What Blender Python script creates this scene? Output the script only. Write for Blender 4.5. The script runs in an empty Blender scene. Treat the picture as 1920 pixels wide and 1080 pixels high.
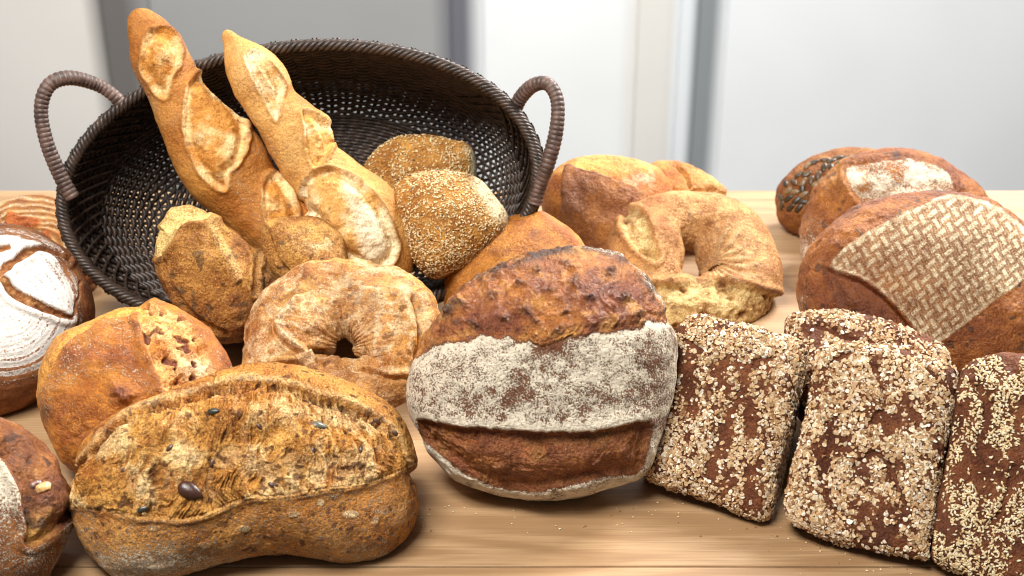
import bpy, math, random
import numpy as np
from mathutils import Vector

C = bpy.context.scene.collection
sc = bpy.context.scene
rng = np.random.default_rng(11)
random.seed(11)

# ------------------------------------------------------------------ camera
PITCH = math.radians(28); CAMZ = 0.72; LENS = 50.0
FPX = LENS/36*1920
CAM = np.array([0, 0, CAMZ])
FWD = np.array([0, math.cos(PITCH), -math.sin(PITCH)])
UP = np.array([0, math.sin(PITCH), math.cos(PITCH)])
RT = np.array([1.0, 0, 0])

def ray(px, py):
    px = np.asarray(px, float); py = np.asarray(py, float)
    return FWD + ((px-960)/FPX)[..., None]*RT + ((540-py)/FPX)[..., None]*UP
def at(px, py, d):                      # a point at depth d
    return CAM + ray(px, py)*d
def on_z(px, py, z=0.0):                # a point at height z
    r = ray(px, py); return CAM + r*((z-CAMZ)/r[2])
def to_px(P):
    v = P-CAM; d = v@FWD
    return 960+FPX*(v@RT)/d, 540-FPX*(v@UP)/d

# ------------------------------------------------------------------ noise
_perm = rng.permutation(4096).astype(np.int64)
_val = rng.random(4096).astype(np.float32)*2-1
def _h(x, y, z):
    return _val[_perm[(_perm[(_perm[x & 4095]+y) & 4095]+z) & 4095]]
def vnoise(p):
    f = np.floor(p); i = f.astype(np.int64); t = (p-f).astype(np.float32)
    t = t*t*t*(t*(t*6-15)+10)
    x, y, z = i[:, 0], i[:, 1], i[:, 2]; u, v, w = t[:, 0], t[:, 1], t[:, 2]
    def L(a, b, k): return a+(b-a)*k
    return L(L(L(_h(x, y, z), _h(x+1, y, z), u), L(_h(x, y+1, z), _h(x+1, y+1, z), u), v),
             L(L(_h(x, y, z+1), _h(x+1, y, z+1), u), L(_h(x, y+1, z+1), _h(x+1, y+1, z+1), u), v), w)
def N(Q, s, o=3, seed=0, st=(1, 1, 1)):
    """fractal noise about -1..1; s = features per metre"""
    p = Q*np.array(st)*s+seed*17.31+3.7
    r = 0; a = 1; n = 0
    for k in range(o):
        r = r+a*vnoise(p); n += a; a *= .55; p = p*2.03+11.7
    return r/n*1.5
def ridged(Q, s, o=3, seed=0, st=(1, 1, 1)):
    p = Q*np.array(st)*s+seed*9.1+1.3
    r = 0; a = 1; n = 0
    for k in range(o):
        r = r+a*(1-2*np.abs(vnoise(p))); n += a; a *= .5; p = p*2.1+7.7
    return r/n
def P2(x, y, k=0.0):
    return np.stack([np.asarray(x)/2300, np.asarray(y)/2300, np.full(np.shape(x), .31+k)], -1)
def ss(a, b, x):
    t = np.clip((x-a)/(b-a), 0, 1); return t*t*(3-2*t)
def mix(a, b, m):
    a = np.asarray(a, float); b = np.asarray(b, float); return a+(b-a)*np.asarray(m)[..., None]

# ------------------------------------------------------------------ curves in the outline plane
def spline(pts, closed, n=16):
    P = np.array(pts, float); m = len(P); out = []
    for i in range(m if closed else m-1):
        if closed: a, b, c, d = P[i-1], P[i], P[(i+1) % m], P[(i+2) % m]
        else: a, b, c, d = P[max(i-1, 0)], P[i], P[i+1], P[min(i+2, m-1)]
        for k in range(n):
            t = k/n
            out.append(.5*((2*b)+(-a+c)*t+(2*a-5*b+4*c-d)*t*t+(-a+3*b-3*c+d)*t**3))
    if not closed: out.append(P[-1])
    return np.array(out)
def line_d(X, Y, pts, closed=False, n=4):
    """distance, side sign, position 0..1 along the curve"""
    S = spline(pts, closed, n)
    if closed: S = np.vstack([S, S[:1]])
    best = np.full(X.shape, 1e9); side = np.ones(X.shape); tt = np.zeros(X.shape)
    m = len(S)-1
    for i in range(m):
        ax, ay = S[i]; bx, by = S[i+1]; dx, dy = bx-ax, by-ay; L = dx*dx+dy*dy+1e-9
        t = np.clip(((X-ax)*dx+(Y-ay)*dy)/L, 0, 1)
        d = np.hypot(X-ax-t*dx, Y-ay-t*dy)
        c = dx*(Y-ay)-dy*(X-ax)
        q = d < best
        best = np.where(q, d, best); side = np.where(q, np.sign(c), side); tt = np.where(q, (i+t)/m, tt)
    return best, side, tt
def poly_sd(X, Y, pts, n=4):
    """signed distance to a closed shape, negative inside"""
    d, _, _ = line_d(X, Y, pts, True, n)
    S = spline(pts, True, n); ins = np.zeros(X.shape, bool); m = len(S)
    for i in range(m):
        x1, y1 = S[i]; x2, y2 = S[(i+1) % m]
        if y1 == y2: continue
        c = ((y1 > Y) != (y2 > Y)) & (X < (x2-x1)*(Y-y1)/(y2-y1)+x1)
        ins ^= c
    return np.where(ins, -d, d)
def spot(X, Y, x, y, r, ry=None):
    ry = ry or r
    return np.exp(-(((X-x)/r)**2+((Y-y)/ry)**2)*1.4)
def above(X, pts):      # y of a left-to-right line at X
    S = spline(pts, False, 8); return np.interp(X, S[:, 0], S[:, 1])

# ------------------------------------------------------------------ meshes
def raw_mesh(name, V, F, smooth=True, attrs=None):
    me = bpy.data.meshes.new(name)
    V = np.asarray(V, np.float32)
    if isinstance(F, np.ndarray) and F.ndim == 2:
        n, k = F.shape
        me.vertices.add(len(V)); me.vertices.foreach_set('co', V.ravel())
        me.loops.add(n*k); me.loops.foreach_set('vertex_index', F.ravel().astype(np.int32))
        me.polygons.add(n); me.polygons.foreach_set('loop_start', np.arange(0, n*k, k, dtype=np.int32))
        me.polygons.foreach_set('loop_total', np.full(n, k, np.int32))
        me.update(calc_edges=True)
    else:
        me.from_pydata([tuple(v) for v in V], [], [tuple(f) for f in F])
    me.polygons.foreach_set('use_smooth', np.full(len(me.polygons), smooth))
    for k, a in (attrs or {}).items():
        a = np.asarray(a, np.float32)
        if a.ndim == 2:
            at_ = me.attributes.new(k, 'FLOAT_COLOR', 'POINT')
            at_.data.foreach_set('color', np.hstack([a, np.ones((len(a), 1), np.float32)]).ravel())
        else:
            at_ = me.attributes.new(k, 'FLOAT', 'POINT'); at_.data.foreach_set('value', a)
    me.validate(); me.update()
    return me
def link(name, me, mat, parent=None, loc=None):
    o = bpy.data.objects.new(name, me); C.objects.link(o)
    if mat and not me.materials: me.materials.append(mat)
    if loc is not None: o.location = loc
    if parent: o.parent = parent
    return o
def tag(o, label=None, cat=None, group=None, kind=None):
    if label: o['label'] = label
    if cat: o['category'] = cat
    if group: o['group'] = group
    if kind: o['kind'] = kind
    return o
def grid_faces(R, Cn, wrap=True, wrapr=False):
    r = np.arange(R if wrapr else R-1); c = np.arange(Cn if wrap else Cn-1)
    r, c = np.meshgrid(r, c, indexing='ij'); r2 = (r+1) % R; c2 = (c+1) % Cn
    return np.stack([r*Cn+c, r*Cn+c2, r2*Cn+c2, r2*Cn+c], -1).reshape(-1, 4)
def grid_normals(P):
    du = np.roll(P, -1, 1)-np.roll(P, 1, 1)
    dv = np.empty_like(P); dv[1:-1] = P[2:]-P[:-2]; dv[0] = P[1]-P[0]; dv[-1] = P[-1]-P[-2]
    n = np.cross(du, dv); n /= np.linalg.norm(n, axis=-1, keepdims=True)+1e-12
    return n

GLUE = 0.0015
def finish(name, P, feat, mat, floor=True, wrapr=False, seed=0, back=None, rest_z=GLUE):
    """P: rows x cols x 3 world positions. feat(X,Y,Q) -> disp, col, flour, rough."""
    R, K, _ = P.shape
    n = grid_normals(P)
    if wrapr:
        dv = np.roll(P, -1, 0)-np.roll(P, 1, 0); du = np.roll(P, -1, 1)-np.roll(P, 1, 1)
        n = np.cross(du, dv); n /= np.linalg.norm(n, axis=-1, keepdims=True)+1e-12
    cen = P.reshape(-1, 3).mean(0)
    X, Y = to_px(P.reshape(-1, 3))
    if back is None: sgn = np.sign(((P-cen)*n).sum(-1).mean())
    else: sgn = back
    n = n*sgn
    flat = P.reshape(-1, 3); Q = flat-cen
    facing = np.clip((n.reshape(-1, 3)@(-FWD))*2.2+.35, 0, 1)
    D, col, fl, ro = feat(X, Y, Q+seed*.37)
    V = flat+n.reshape(-1, 3)*D[:, None]
    if floor:
        z = V[:, 2]; k = .006                       # smooth flattening onto the table
        V[:, 2] = np.where(z < k*2, rest_z+np.maximum(z-rest_z, 0)**1.0*(1) , z)
        V[:, 2] = np.maximum(V[:, 2], rest_z)
    F = grid_faces(R, K, True, wrapr)
    if sgn > 0: F = F[:, ::-1]
    base = np.array([cen[0], cen[1], V[:, 2].min()])
    A = dict(crust=np.clip(np.broadcast_to(col, (len(V), 3)), 0, 1)**1.06*1.02, flour=np.broadcast_to(fl, X.shape)*1.0, gloss=np.broadcast_to(ro, X.shape)*1.0)
    G = V.reshape(P.shape)
    if not wrapr:
        i0 = len(V); top = G[0].mean(0); bot = G[-1].mean(0)
        V = np.vstack([V, top, bot])
        for kk in A:
            a = A[kk]; A[kk] = np.concatenate([a, a[:1], a[-1:]])
        tri = []
        ks = np.arange(K); k2 = (ks+1) % K
        t0 = np.stack([np.full(K, i0), k2, ks, ks], -1); t1 = np.stack([np.full(K, i0+1), (R-1)*K+ks, (R-1)*K+k2, (R-1)*K+k2], -1)
        if sgn > 0: t0 = t0[:, [0, 2, 1, 1]]; t1 = t1[:, [0, 2, 1, 1]]
        me = bpy.data.meshes.new(name)
        n4 = len(F)
        me.vertices.add(len(V)); me.vertices.foreach_set('co', (V-base).astype(np.float32).ravel())
        lp = np.concatenate([F.ravel(), t0[:, :3].ravel(), t1[:, :3].ravel()]).astype(np.int32)
        me.loops.add(len(lp)); me.loops.foreach_set('vertex_index', lp)
        tot = np.concatenate([np.full(n4, 4), np.full(2*K, 3)]).astype(np.int32)
        st = np.concatenate([[0], np.cumsum(tot)[:-1]]).astype(np.int32)
        me.polygons.add(len(tot)); me.polygons.foreach_set('loop_start', st); me.polygons.foreach_set('loop_total', tot)
        me.update(calc_edges=True)
        me.polygons.foreach_set('use_smooth', np.full(len(tot), True))
        for kk, a in A.items():
            a = np.asarray(a, np.float32)
            if a.ndim == 2:
                q = me.attributes.new(kk, 'FLOAT_COLOR', 'POINT'); q.data.foreach_set('color', np.hstack([a, np.ones((len(a), 1), np.float32)]).ravel())
            else:
                q = me.attributes.new(kk, 'FLOAT', 'POINT'); q.data.foreach_set('value', a)
        me.validate()
    else:
        me = raw_mesh(name, V-base, F, True, A)
    o = link(name, me, mat, None, base)
    info = dict(G=G, n=grid_normals(G)*sgn, base=base, Q=(Q+seed*.37), X=X, Y=Y)
    return o, info

def blob(name, outline, rest, feat, mat, tilt=8, Hf=.05, Hb=.05, p=2.3, c=None, res=1.0, seed=0, yaw=0, floor=True, q=None):
    yaw = yaw-math.degrees(math.atan((outline[0][0]*0+np.mean([a_[0] for a_ in outline])-960)/FPX))
    """a loaf: its outline on a leaning plane, swelling by Hf to the front and Hb to the back"""
    A = on_z(*rest) if len(rest) == 3 else at(rest[0], rest[1], rest[3])
    el = PITCH+math.radians(tilt); yw = math.radians(yaw)
    nrm = np.array([math.sin(yw)*math.cos(el), -math.cos(yw)*math.cos(el), math.sin(el)])
    ax = np.cross(np.array([0, 0, 1.0]), nrm)*-1; ax = np.cross(nrm, np.array([0, 0, 1.0])); ax /= np.linalg.norm(ax)
    if ax[0] < 0: ax = -ax
    ay = np.cross(nrm, ax); 
    if ay[2] < 0: ay = -ay
    S = spline(outline, True, 12)
    r = ray(S[:, 0], S[:, 1]); t = ((A-CAM)@nrm)/(r@nrm)
    W = CAM+r*t[:, None]; 
    if c is None:
        mn = S.min(0); mx = S.max(0); c = (mn+mx)/2
    rc = ray(c[0], c[1]); O = CAM+rc*(((A-CAM)@nrm)/(rc@nrm))
    a = (W-O)@ax; b = (W-O)@ay
    th = np.arctan2(b, a); rad = np.hypot(a, b); od = np.argsort(th); th = th[od]; rad = rad[od]
    per = np.hypot(*(np.diff(np.vstack([S, S[:1]]), axis=0).T)).sum()/1.875
    K = int(max(160, min(900, per*1.0*res)))
    R1 = int(K*.30); R2 = int(K*.09)+8
    T = np.linspace(-math.pi, math.pi, K, endpoint=False)
    rr = np.interp(T, np.concatenate([th-2*math.pi, th, th+2*math.pi]), np.tile(rad, 3))
    q = q or p
    s1 = np.sin(np.linspace(.01, 1, R1)*math.pi/2); c1 = (1-s1**p)**(1/p); c1[-1] = 0
    s2 = np.sin(np.linspace(1, .01, R2)*math.pi/2)[1:]; c2 = -(1-s2**q)**(1/q)
    s = np.concatenate([s1, s2]); h = np.concatenate([c1*Hf, c2*Hb])
    P = O+(rr[None, :]*s[:, None]*np.cos(T))[..., None]*ax+(rr[None, :]*s[:, None]*np.sin(T))[..., None]*ay+h[:, None, None]*nrm
    return finish(name, P, feat, mat, floor=floor, seed=seed)

def sweep(name, spine, depths, feat, mat, fz=.85, tilt=10, closed=False, res=1.0, seed=0, floor=True, p=2.0, wide=1.0):
    """a loaf swept along a spine: rows of (x, y, half width) and the depth of each"""
    M = spline(np.hstack([np.array(spine, float), np.array(depths, float)[:, None]]), closed, 14)
    L = np.hypot(*(np.diff(M[:, :2], axis=0).T)); 
    if closed: L = np.append(L, np.hypot(*(M[0, :2]-M[-1, :2])))
    cl = np.concatenate([[0], np.cumsum(L)]); tot = cl[-1]
    n = int(tot/1.875*1.0*res)
    if closed:
        u = np.linspace(0, tot, n, endpoint=False); M2 = np.vstack([M, M[:1]])
    else:
        v = np.linspace(0, 1, n); u = tot*(v-.0*v); M2 = M
    D = np.stack([np.interp(u, cl, M2[:, k]) for k in range(4)], -1)
    cen = CAM+ray(D[:, 0], D[:, 1])*D[:, 3:4]
    wm = D[:, 2]*D[:, 3]/FPX*wide
    if closed: tan = np.roll(cen, -1, 0)-np.roll(cen, 1, 0)
    else: tan = np.gradient(cen, axis=0)
    for _ in range(6):
        if closed: tan = (np.roll(tan, 1, 0)+tan+np.roll(tan, -1, 0))/3
        else: tan[1:-1] = (tan[:-2]+tan[1:-1]+tan[2:])/3
    tan /= np.linalg.norm(tan, axis=1, keepdims=True)
    el = PITCH+math.radians(tilt); nrm = np.array([0, -math.cos(el), math.sin(el)])
    side = np.cross(tan, nrm); side /= np.linalg.norm(side, axis=1, keepdims=True)
    nn = np.cross(side, tan); nn *= np.sign(nn@nrm)[:, None]
    K = int(max(120, np.max(D[:, 2])*2*math.pi/1.875*.9*res))
    T = np.linspace(0, 2*math.pi, K, endpoint=False)
    ct = np.sign(np.cos(T))*np.abs(np.cos(T))**(2/p); st = np.sign(np.sin(T))*np.abs(np.sin(T))**(2/p)
    P = cen[:, None]+wm[:, None, None]*(ct[None, :, None]*side[:, None]+fz*st[None, :, None]*nn[:, None])
    # orientation test with the radial direction
    dv = np.roll(P, -1, 0)-np.roll(P, 1, 0) if closed else np.gradient(P, axis=0)
    du = np.roll(P, -1, 1)-np.roll(P, 1, 1)
    g = np.sign((np.cross(du, dv)*(P-cen[:, None])).sum(-1).mean())
    return finish(name, P, feat, mat, floor=floor, wrapr=closed, seed=seed, back=g)

# ------------------------------------------------------------------ materials
def newmat(name):
    m = bpy.data.materials.new(name); m.use_nodes = True; nt = m.node_tree
    for n in list(nt.nodes): nt.nodes.remove(n)
    out = nt.nodes.new('ShaderNodeOutputMaterial'); b = nt.nodes.new('ShaderNodeBsdfPrincipled')
    nt.links.new(b.outputs[0], out.inputs[0]); return m, nt, b
def nd(nt, t, **kw):
    n = nt.nodes.new(t)
    for k, v in kw.items():
        if k in n.inputs.keys() if not k.startswith('_') else False: n.inputs[k].default_value = v
        else: setattr(n, k.lstrip('_'), v)
    return n
def noise(nt, co, scale, detail=3, rough=.6, sx=None):
    n = nt.nodes.new('ShaderNodeTexNoise'); n.inputs['Scale'].default_value = scale
    n.inputs['Detail'].default_value = detail; n.inputs['Roughness'].default_value = rough
    if sx:
        m = nt.nodes.new('ShaderNodeMapping'); m.inputs['Scale'].default_value = sx
        nt.links.new(co, m.inputs['Vector']); co = m.outputs[0]
    nt.links.new(co, n.inputs['Vector']); return n.outputs['Fac']
def maprange(nt, v, a, b, c=0, d=1, smooth=True):
    n = nt.nodes.new('ShaderNodeMapRange'); n.interpolation_type = 'SMOOTHSTEP' if smooth else 'LINEAR'
    nt.links.new(v, n.inputs['Value'])
    for k, x in zip(('From Min', 'From Max', 'To Min', 'To Max'), (a, b, c, d)): n.inputs[k].default_value = x
    return n.outputs['Result']
def mth(nt, op, a, b=None):
    n = nt.nodes.new('ShaderNodeMath'); n.operation = op
    for i, x in enumerate((a, b)):
        if x is None: continue
        if isinstance(x, (int, float)): n.inputs[i].default_value = x
        else: nt.links.new(x, n.inputs[i])
    return n.outputs[0]
def mixc(nt, f, a, b, mode='MIX'):
    n = nt.nodes.new('ShaderNodeMix'); n.data_type = 'RGBA'; n.blend_type = mode
    for s, x in ((0, f), (6, a), (7, b)):
        if isinstance(x, (int, float)): n.inputs[s].default_value = x
        elif isinstance(x, tuple): n.inputs[s].default_value = (*x, 1) if len(x) == 3 else x
        else: nt.links.new(x, n.inputs[s])
    return n.outputs[2]
def bread_mat(name, mottle=.5, speck=.3, flourc=(.82, .73, .56), bump=.6, blister=0.0, fine=1.0):
    m, nt, b = newmat(name)
    tc = nt.nodes.new('ShaderNodeTexCoord').outputs['Object']
    def at_(k, col=False):
        n = nt.nodes.new('ShaderNodeAttribute'); n.attribute_name = k; return n.outputs['Color' if col else 'Fac']
    crust = at_('crust', True); flour = at_('flour'); gl = at_('gloss')
    n1 = noise(nt, tc, 45, 5, .62); n2 = noise(nt, tc, 230, 4, .65); n3 = noise(nt, tc, 620, 4, .75); n4 = noise(nt, tc, 110, 2, .5)
    dark = mixc(nt, 1.0, crust, (.48, .30, .19), 'MULTIPLY')
    lite = mixc(nt, 1.0, crust, (1.42, 1.50, 1.50), 'MULTIPLY')
    c = mixc(nt, maprange(nt, n1, .44, .66, 0, mottle*1.15), crust, dark)
    c = mixc(nt, maprange(nt, n1, .48, .33, 0, mottle*1.1), c, lite)
    c = mixc(nt, maprange(nt, n2, .50, .68, 0, mottle*.75), c, dark)
    c = mixc(nt, maprange(nt, n2, .46, .30, 0, .55), c, lite)
    c = mixc(nt, maprange(nt, n3, .51, .64, 0, speck*1.5), c, dark)
    c = mixc(nt, maprange(nt, n3, .47, .36, 0, speck*1.9), c, lite)
    n5 = noise(nt, tc, 85, 6, .68)
    burnt = mixc(nt, 1.0, crust, (.26, .13, .085), 'MULTIPLY')
    c = mixc(nt, maprange(nt, n5, .58, .70, 0, mottle*.95), c, burnt)
    # flour lies in grains: coverage grows with the mask
    vo = nt.nodes.new('ShaderNodeTexVoronoi'); vo.feature = 'SMOOTH_F1'; vo.inputs['Scale'].default_value = 330; vo.inputs['Smoothness'].default_value = .4; nt.links.new(tc, vo.inputs['Vector'])
    g = mth(nt, 'ADD', mth(nt, 'MULTIPLY', n3, .78), mth(nt, 'MULTIPLY', n2, .22))
    th = maprange(nt, flour, 0, 1, .70, .26, False)
    cov = mth(nt, 'SUBTRACT', g, th)
    cov = maprange(nt, cov, -.02, .11)
    fc = mixc(nt, maprange(nt, n4, .35, .7), flourc, tuple(x*.86 for x in flourc))
    c = mixc(nt, mth(nt, 'MULTIPLY', cov, .93), c, fc)
    nt.links.new(c, b.inputs['Base Color'])
    r = maprange(nt, gl, 0, 1, .66, .24, False)
    r = mth(nt, 'ADD', r, maprange(nt, n2, .35, .65, -.06, .10))
    r = mth(nt, 'ADD', r, mth(nt, 'MULTIPLY', cov, .3))
    nt.links.new(r, b.inputs['Roughness'])
    nt.links.new(maprange(nt, gl, 0, 1, .22, .55, False), b.inputs['Specular IOR Level'])
    h = mth(nt, 'ADD', mth(nt, 'MULTIPLY', n2, .9), mth(nt, 'MULTIPLY', n3, .5*fine))
    h = mth(nt, 'ADD', h, mth(nt, 'MULTIPLY', cov, .18)); h = mth(nt, 'ADD', h, mth(nt, 'MULTIPLY', vo.outputs['Distance'], -.28))
    bp = nt.nodes.new('ShaderNodeBump'); bp.inputs['Strength'].default_value = bump; bp.inputs['Distance'].default_value = .0042
    nt.links.new(h, bp.inputs['Height']); nt.links.new(bp.outputs[0], b.inputs['Normal'])
    b.inputs['Subsurface Weight'].default_value = 0.0
    return m
M_gold = bread_mat('golden_crust', .55, .50, bump=.7)
M_bag = bread_mat('baguette_crust', .28, .34, (.86, .74, .55), bump=.55)
M_rust = bread_mat('orange_crust', .62, .50, (.84, .66, .45), bump=.7)
M_rye = bread_mat('rye_crust', .62, .55, (.88, .77, .59), bump=.8)
M_flour = bread_mat('floured_crust', .45, .35, (.84, .82, .76), .5)
M_crumb = bread_mat('torn_crumb', .62, .60, (.84, .70, .50), .95)
def seed_mat(name, rough=.5, bump=.3, var=.25, scale=900):
    m, nt, b = newmat(name)
    n = nt.nodes.new('ShaderNodeAttribute'); n.attribute_name = 'crust'
    tc = nt.nodes.new('ShaderNodeTexCoord').outputs['Object']
    f = noise(nt, tc, scale, 3)
    c = mixc(nt, maprange(nt, f, .4, .65, 0, var*2), n.outputs['Color'], mixc(nt, 1.0, n.outputs['Color'], (.6, .5, .4), 'MULTIPLY'))
    nt.links.new(c, b.inputs['Base Color']); b.inputs['Roughness'].default_value = rough
    bp = nt.nodes.new('ShaderNodeBump'); bp.inputs['Strength'].default_value = bump; bp.inputs['Distance'].default_value = .001
    nt.links.new(f, bp.inputs['Height']); nt.links.new(bp.outputs[0], b.inputs['Normal'])
    return m
M_oat = seed_mat('oat_flake', .75); M_ses = seed_mat('sesame_seed', .5, .2, .2); M_seed = seed_mat('dark_seed', .32, .25, .3, 500)

GOLD = np.array([.63, .30, .065]); TAN = np.array([.70, .41, .14]); BROWN = np.array([.36, .135, .028]); DARK = np.array([.13, .048, .018])
RUST = np.array([.56, .215, .030]); PALE = np.array([.83, .64, .33]); CREAM = np.array([.86, .74, .50]); RYE = np.array([.25, .085, .030]); BURN = np.array([.055, .025, .015])

# ------------------------------------------------------------------ seeds and flakes scattered over a loaf
def scatter_mesh(info, n, mask, kind, sizes, cols, lift=.0004, tiltj=.35, front=.25, rs=0):
    g = np.random.default_rng(100+rs)
    G = info['G']; nr = info['n']; R, K, _ = G.shape
    a = np.linalg.norm(np.cross(np.roll(G, -1, 1)[:-1]-G[:-1], G[1:]-G[:-1]), axis=-1)
    w = a*np.clip(mask.reshape(R, K)[:-1], 0, 1)*((nr[:-1]@(-FWD)) > front)*(nr[:-1, :, 2] > -.75)
    w = w.ravel(); w = w/w.sum()
    idx = g.choice(len(w), n, p=w)
    r = idx//K; k = idx % K
    P = G[r, k]+g.random((n, 1))*(G[r+1, k]-G[r, k])+g.random((n, 1))*(G[r, (k+1) % K]-G[r, k])
    Nn = nr[r, k]+g.normal(0, tiltj, (n, 3)); Nn /= np.linalg.norm(Nn, axis=1, keepdims=True)
    t = np.cross(Nn, g.normal(0, 1, (n, 3))); t /= np.linalg.norm(t, axis=1, keepdims=True); bt = np.cross(Nn, t)
    lo, hi = sizes; s = lo+(hi-lo)*g.random(n)**1.6
    if kind == 'flake':
        m = 7; an = np.arange(m)/m*2*math.pi
        jr = .62+.5*g.random((n, m)); asp = .6+.4*g.random(n)
        x = np.cos(an)*jr; y = np.sin(an)*jr*asp[:, None]
        curl = g.normal(0, .22, (n, 1))*x*x+g.normal(0, .12, (n, m))
        top = P[:, None]+s[:, None, None]*(x[..., None]*t[:, None]+y[..., None]*bt[:, None]+(curl+.10)[..., None]*Nn[:, None])
        bot = P[:, None]+s[:, None, None]*(x[..., None]*t[:, None]*.95+y[..., None]*bt[:, None]*.95+(curl-.13)[..., None]*Nn[:, None])
        ctr = P[:, None]+s[:, None, None]*(.16+g.normal(0, .06, (n, 1)))[..., None]*Nn[:, None]
        V = np.concatenate([top, bot, ctr], 1)+lift*Nn[:, None]; nv = 2*m+1
        f = []
        for i in range(m):
            j = (i+1) % m; f += [(2*m, i, j), (i, m+i, m+j), (i, m+j, j)]
        sm = False
    else:
        rings = [(-1, .0), (-.75, .55), (-.15, 1), (.45, .72), (.85, .3), (1.05, 0)]
        m = 6; an = np.arange(m)/m*2*math.pi; wdt, hgt = (.56, .34)
        pts = []
        for zz, rr_ in rings:
            if rr_ == 0: pts.append((zz, 0, 0))
            else: pts += [(zz, math.cos(q)*rr_*wdt, math.sin(q)*rr_*hgt) for q in an]
        pts = np.array(pts); nv = len(pts)
        V = P[:, None]+s[:, None, None]*(pts[:, 0][None, :, None]*t[:, None]+pts[:, 1][None, :, None]*bt[:, None]+(pts[:, 2]+.16)[None, :, None]*Nn[:, None])+lift*Nn[:, None]
        f = []
        for i in range(m):
            j = (i+1) % m
            f.append((0, 1+j, 1+i))
            for q in range(3):
                o0 = 1+q*m; f += [(o0+i, o0+j, o0+m+j), (o0+i, o0+m+j, o0+m+i)]
            f.append((1+3*m+i, 1+3*m+j, nv-1))
        sm = True
    F = (np.array(f)[None]+(np.arange(n)*nv)[:, None, None]).reshape(-1, 3)
    cols = np.array(cols); ci = g.integers(0, len(cols), n); cc = cols[ci]*(.8+.35*g.random((n, 1)))
    col = np.repeat(cc, nv, 0)
    return (V.reshape(-1, 3)-info['base']), F, col, sm
def scatter(parent, name, label, mat, *a, **k):
    V, F, col, sm = scatter_mesh(*a, **k)
    me = raw_mesh(name, V, F, sm, dict(crust=np.clip(col, 0, 1)))
    o = link(name, me, mat, parent); tag(o, label, kind='stuff'); return o

def ell_mesh(name, sx, sy, sz, col, lump=0.0, n=20, seed=0, point=.0):
    T = np.linspace(0, 2*math.pi, n*2, endpoint=False); ph = np.linspace(.02, math.pi-.02, n)
    X = np.sin(ph)[:, None]*np.cos(T); Y = np.sin(ph)[:, None]*np.sin(T); Z = np.cos(ph)[:, None]*np.ones_like(T)
    V = np.stack([Z, X, Y], -1).reshape(-1, 3)
    V[:, 1] *= 1-point*V[:, 0]*.8
    V = V*(1+lump*N(V, 1.6, 3, seed))[:, None]*np.array([sx, sy, sz])
    F = grid_faces(n, n*2)
    c = mix(np.array(col)*.75, np.array(col)*1.2, np.clip(.5+.5*N(V/sx, 2.2, 3, seed+3), 0, 1))
    return raw_mesh(name, V, F, True, dict(crust=np.clip(c, 0, 1)))
def nearest(info, px, py):
    G = info['G']; nr = info['n']; X, Y = to_px(G.reshape(-1, 3))
    d = (X-px)**2+(Y-py)**2+1e6*((nr.reshape(-1, 3)@(-FWD)) < .05)
    i = int(np.argmin(d)); return G.reshape(-1, 3)[i], nr.reshape(-1, 3)[i]
def put(parent, info, name, me, mat, px, py, ang=0, sink=0.0, label=None):
    P, n = nearest(info, px, py)
    q = np.linalg.norm(info['G'].reshape(-1, 3)-P, axis=1) < .006; n = info['n'].reshape(-1, 3)[q].mean(0); n /= np.linalg.norm(n)
    n = Vector(n); t = Vector((math.cos(ang), 0, math.sin(ang))); t = (t-n*t.dot(n)).normalized(); b = n.cross(t)
    from mathutils import Matrix
    o = link(name, me, mat, parent)
    Mx = Matrix((t, b, n)).transposed().to_4x4(); Mx.translation = Vector(P-info['base'])-n*sink
    o.matrix_local = Mx
    if label: o['label'] = label
    return o

# ================================================================== BREADS
def pores(Q, s=160, seed=5, lo=.45, hi=.75):
    return ss(lo, hi, N(Q, s, 2, seed))

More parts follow.
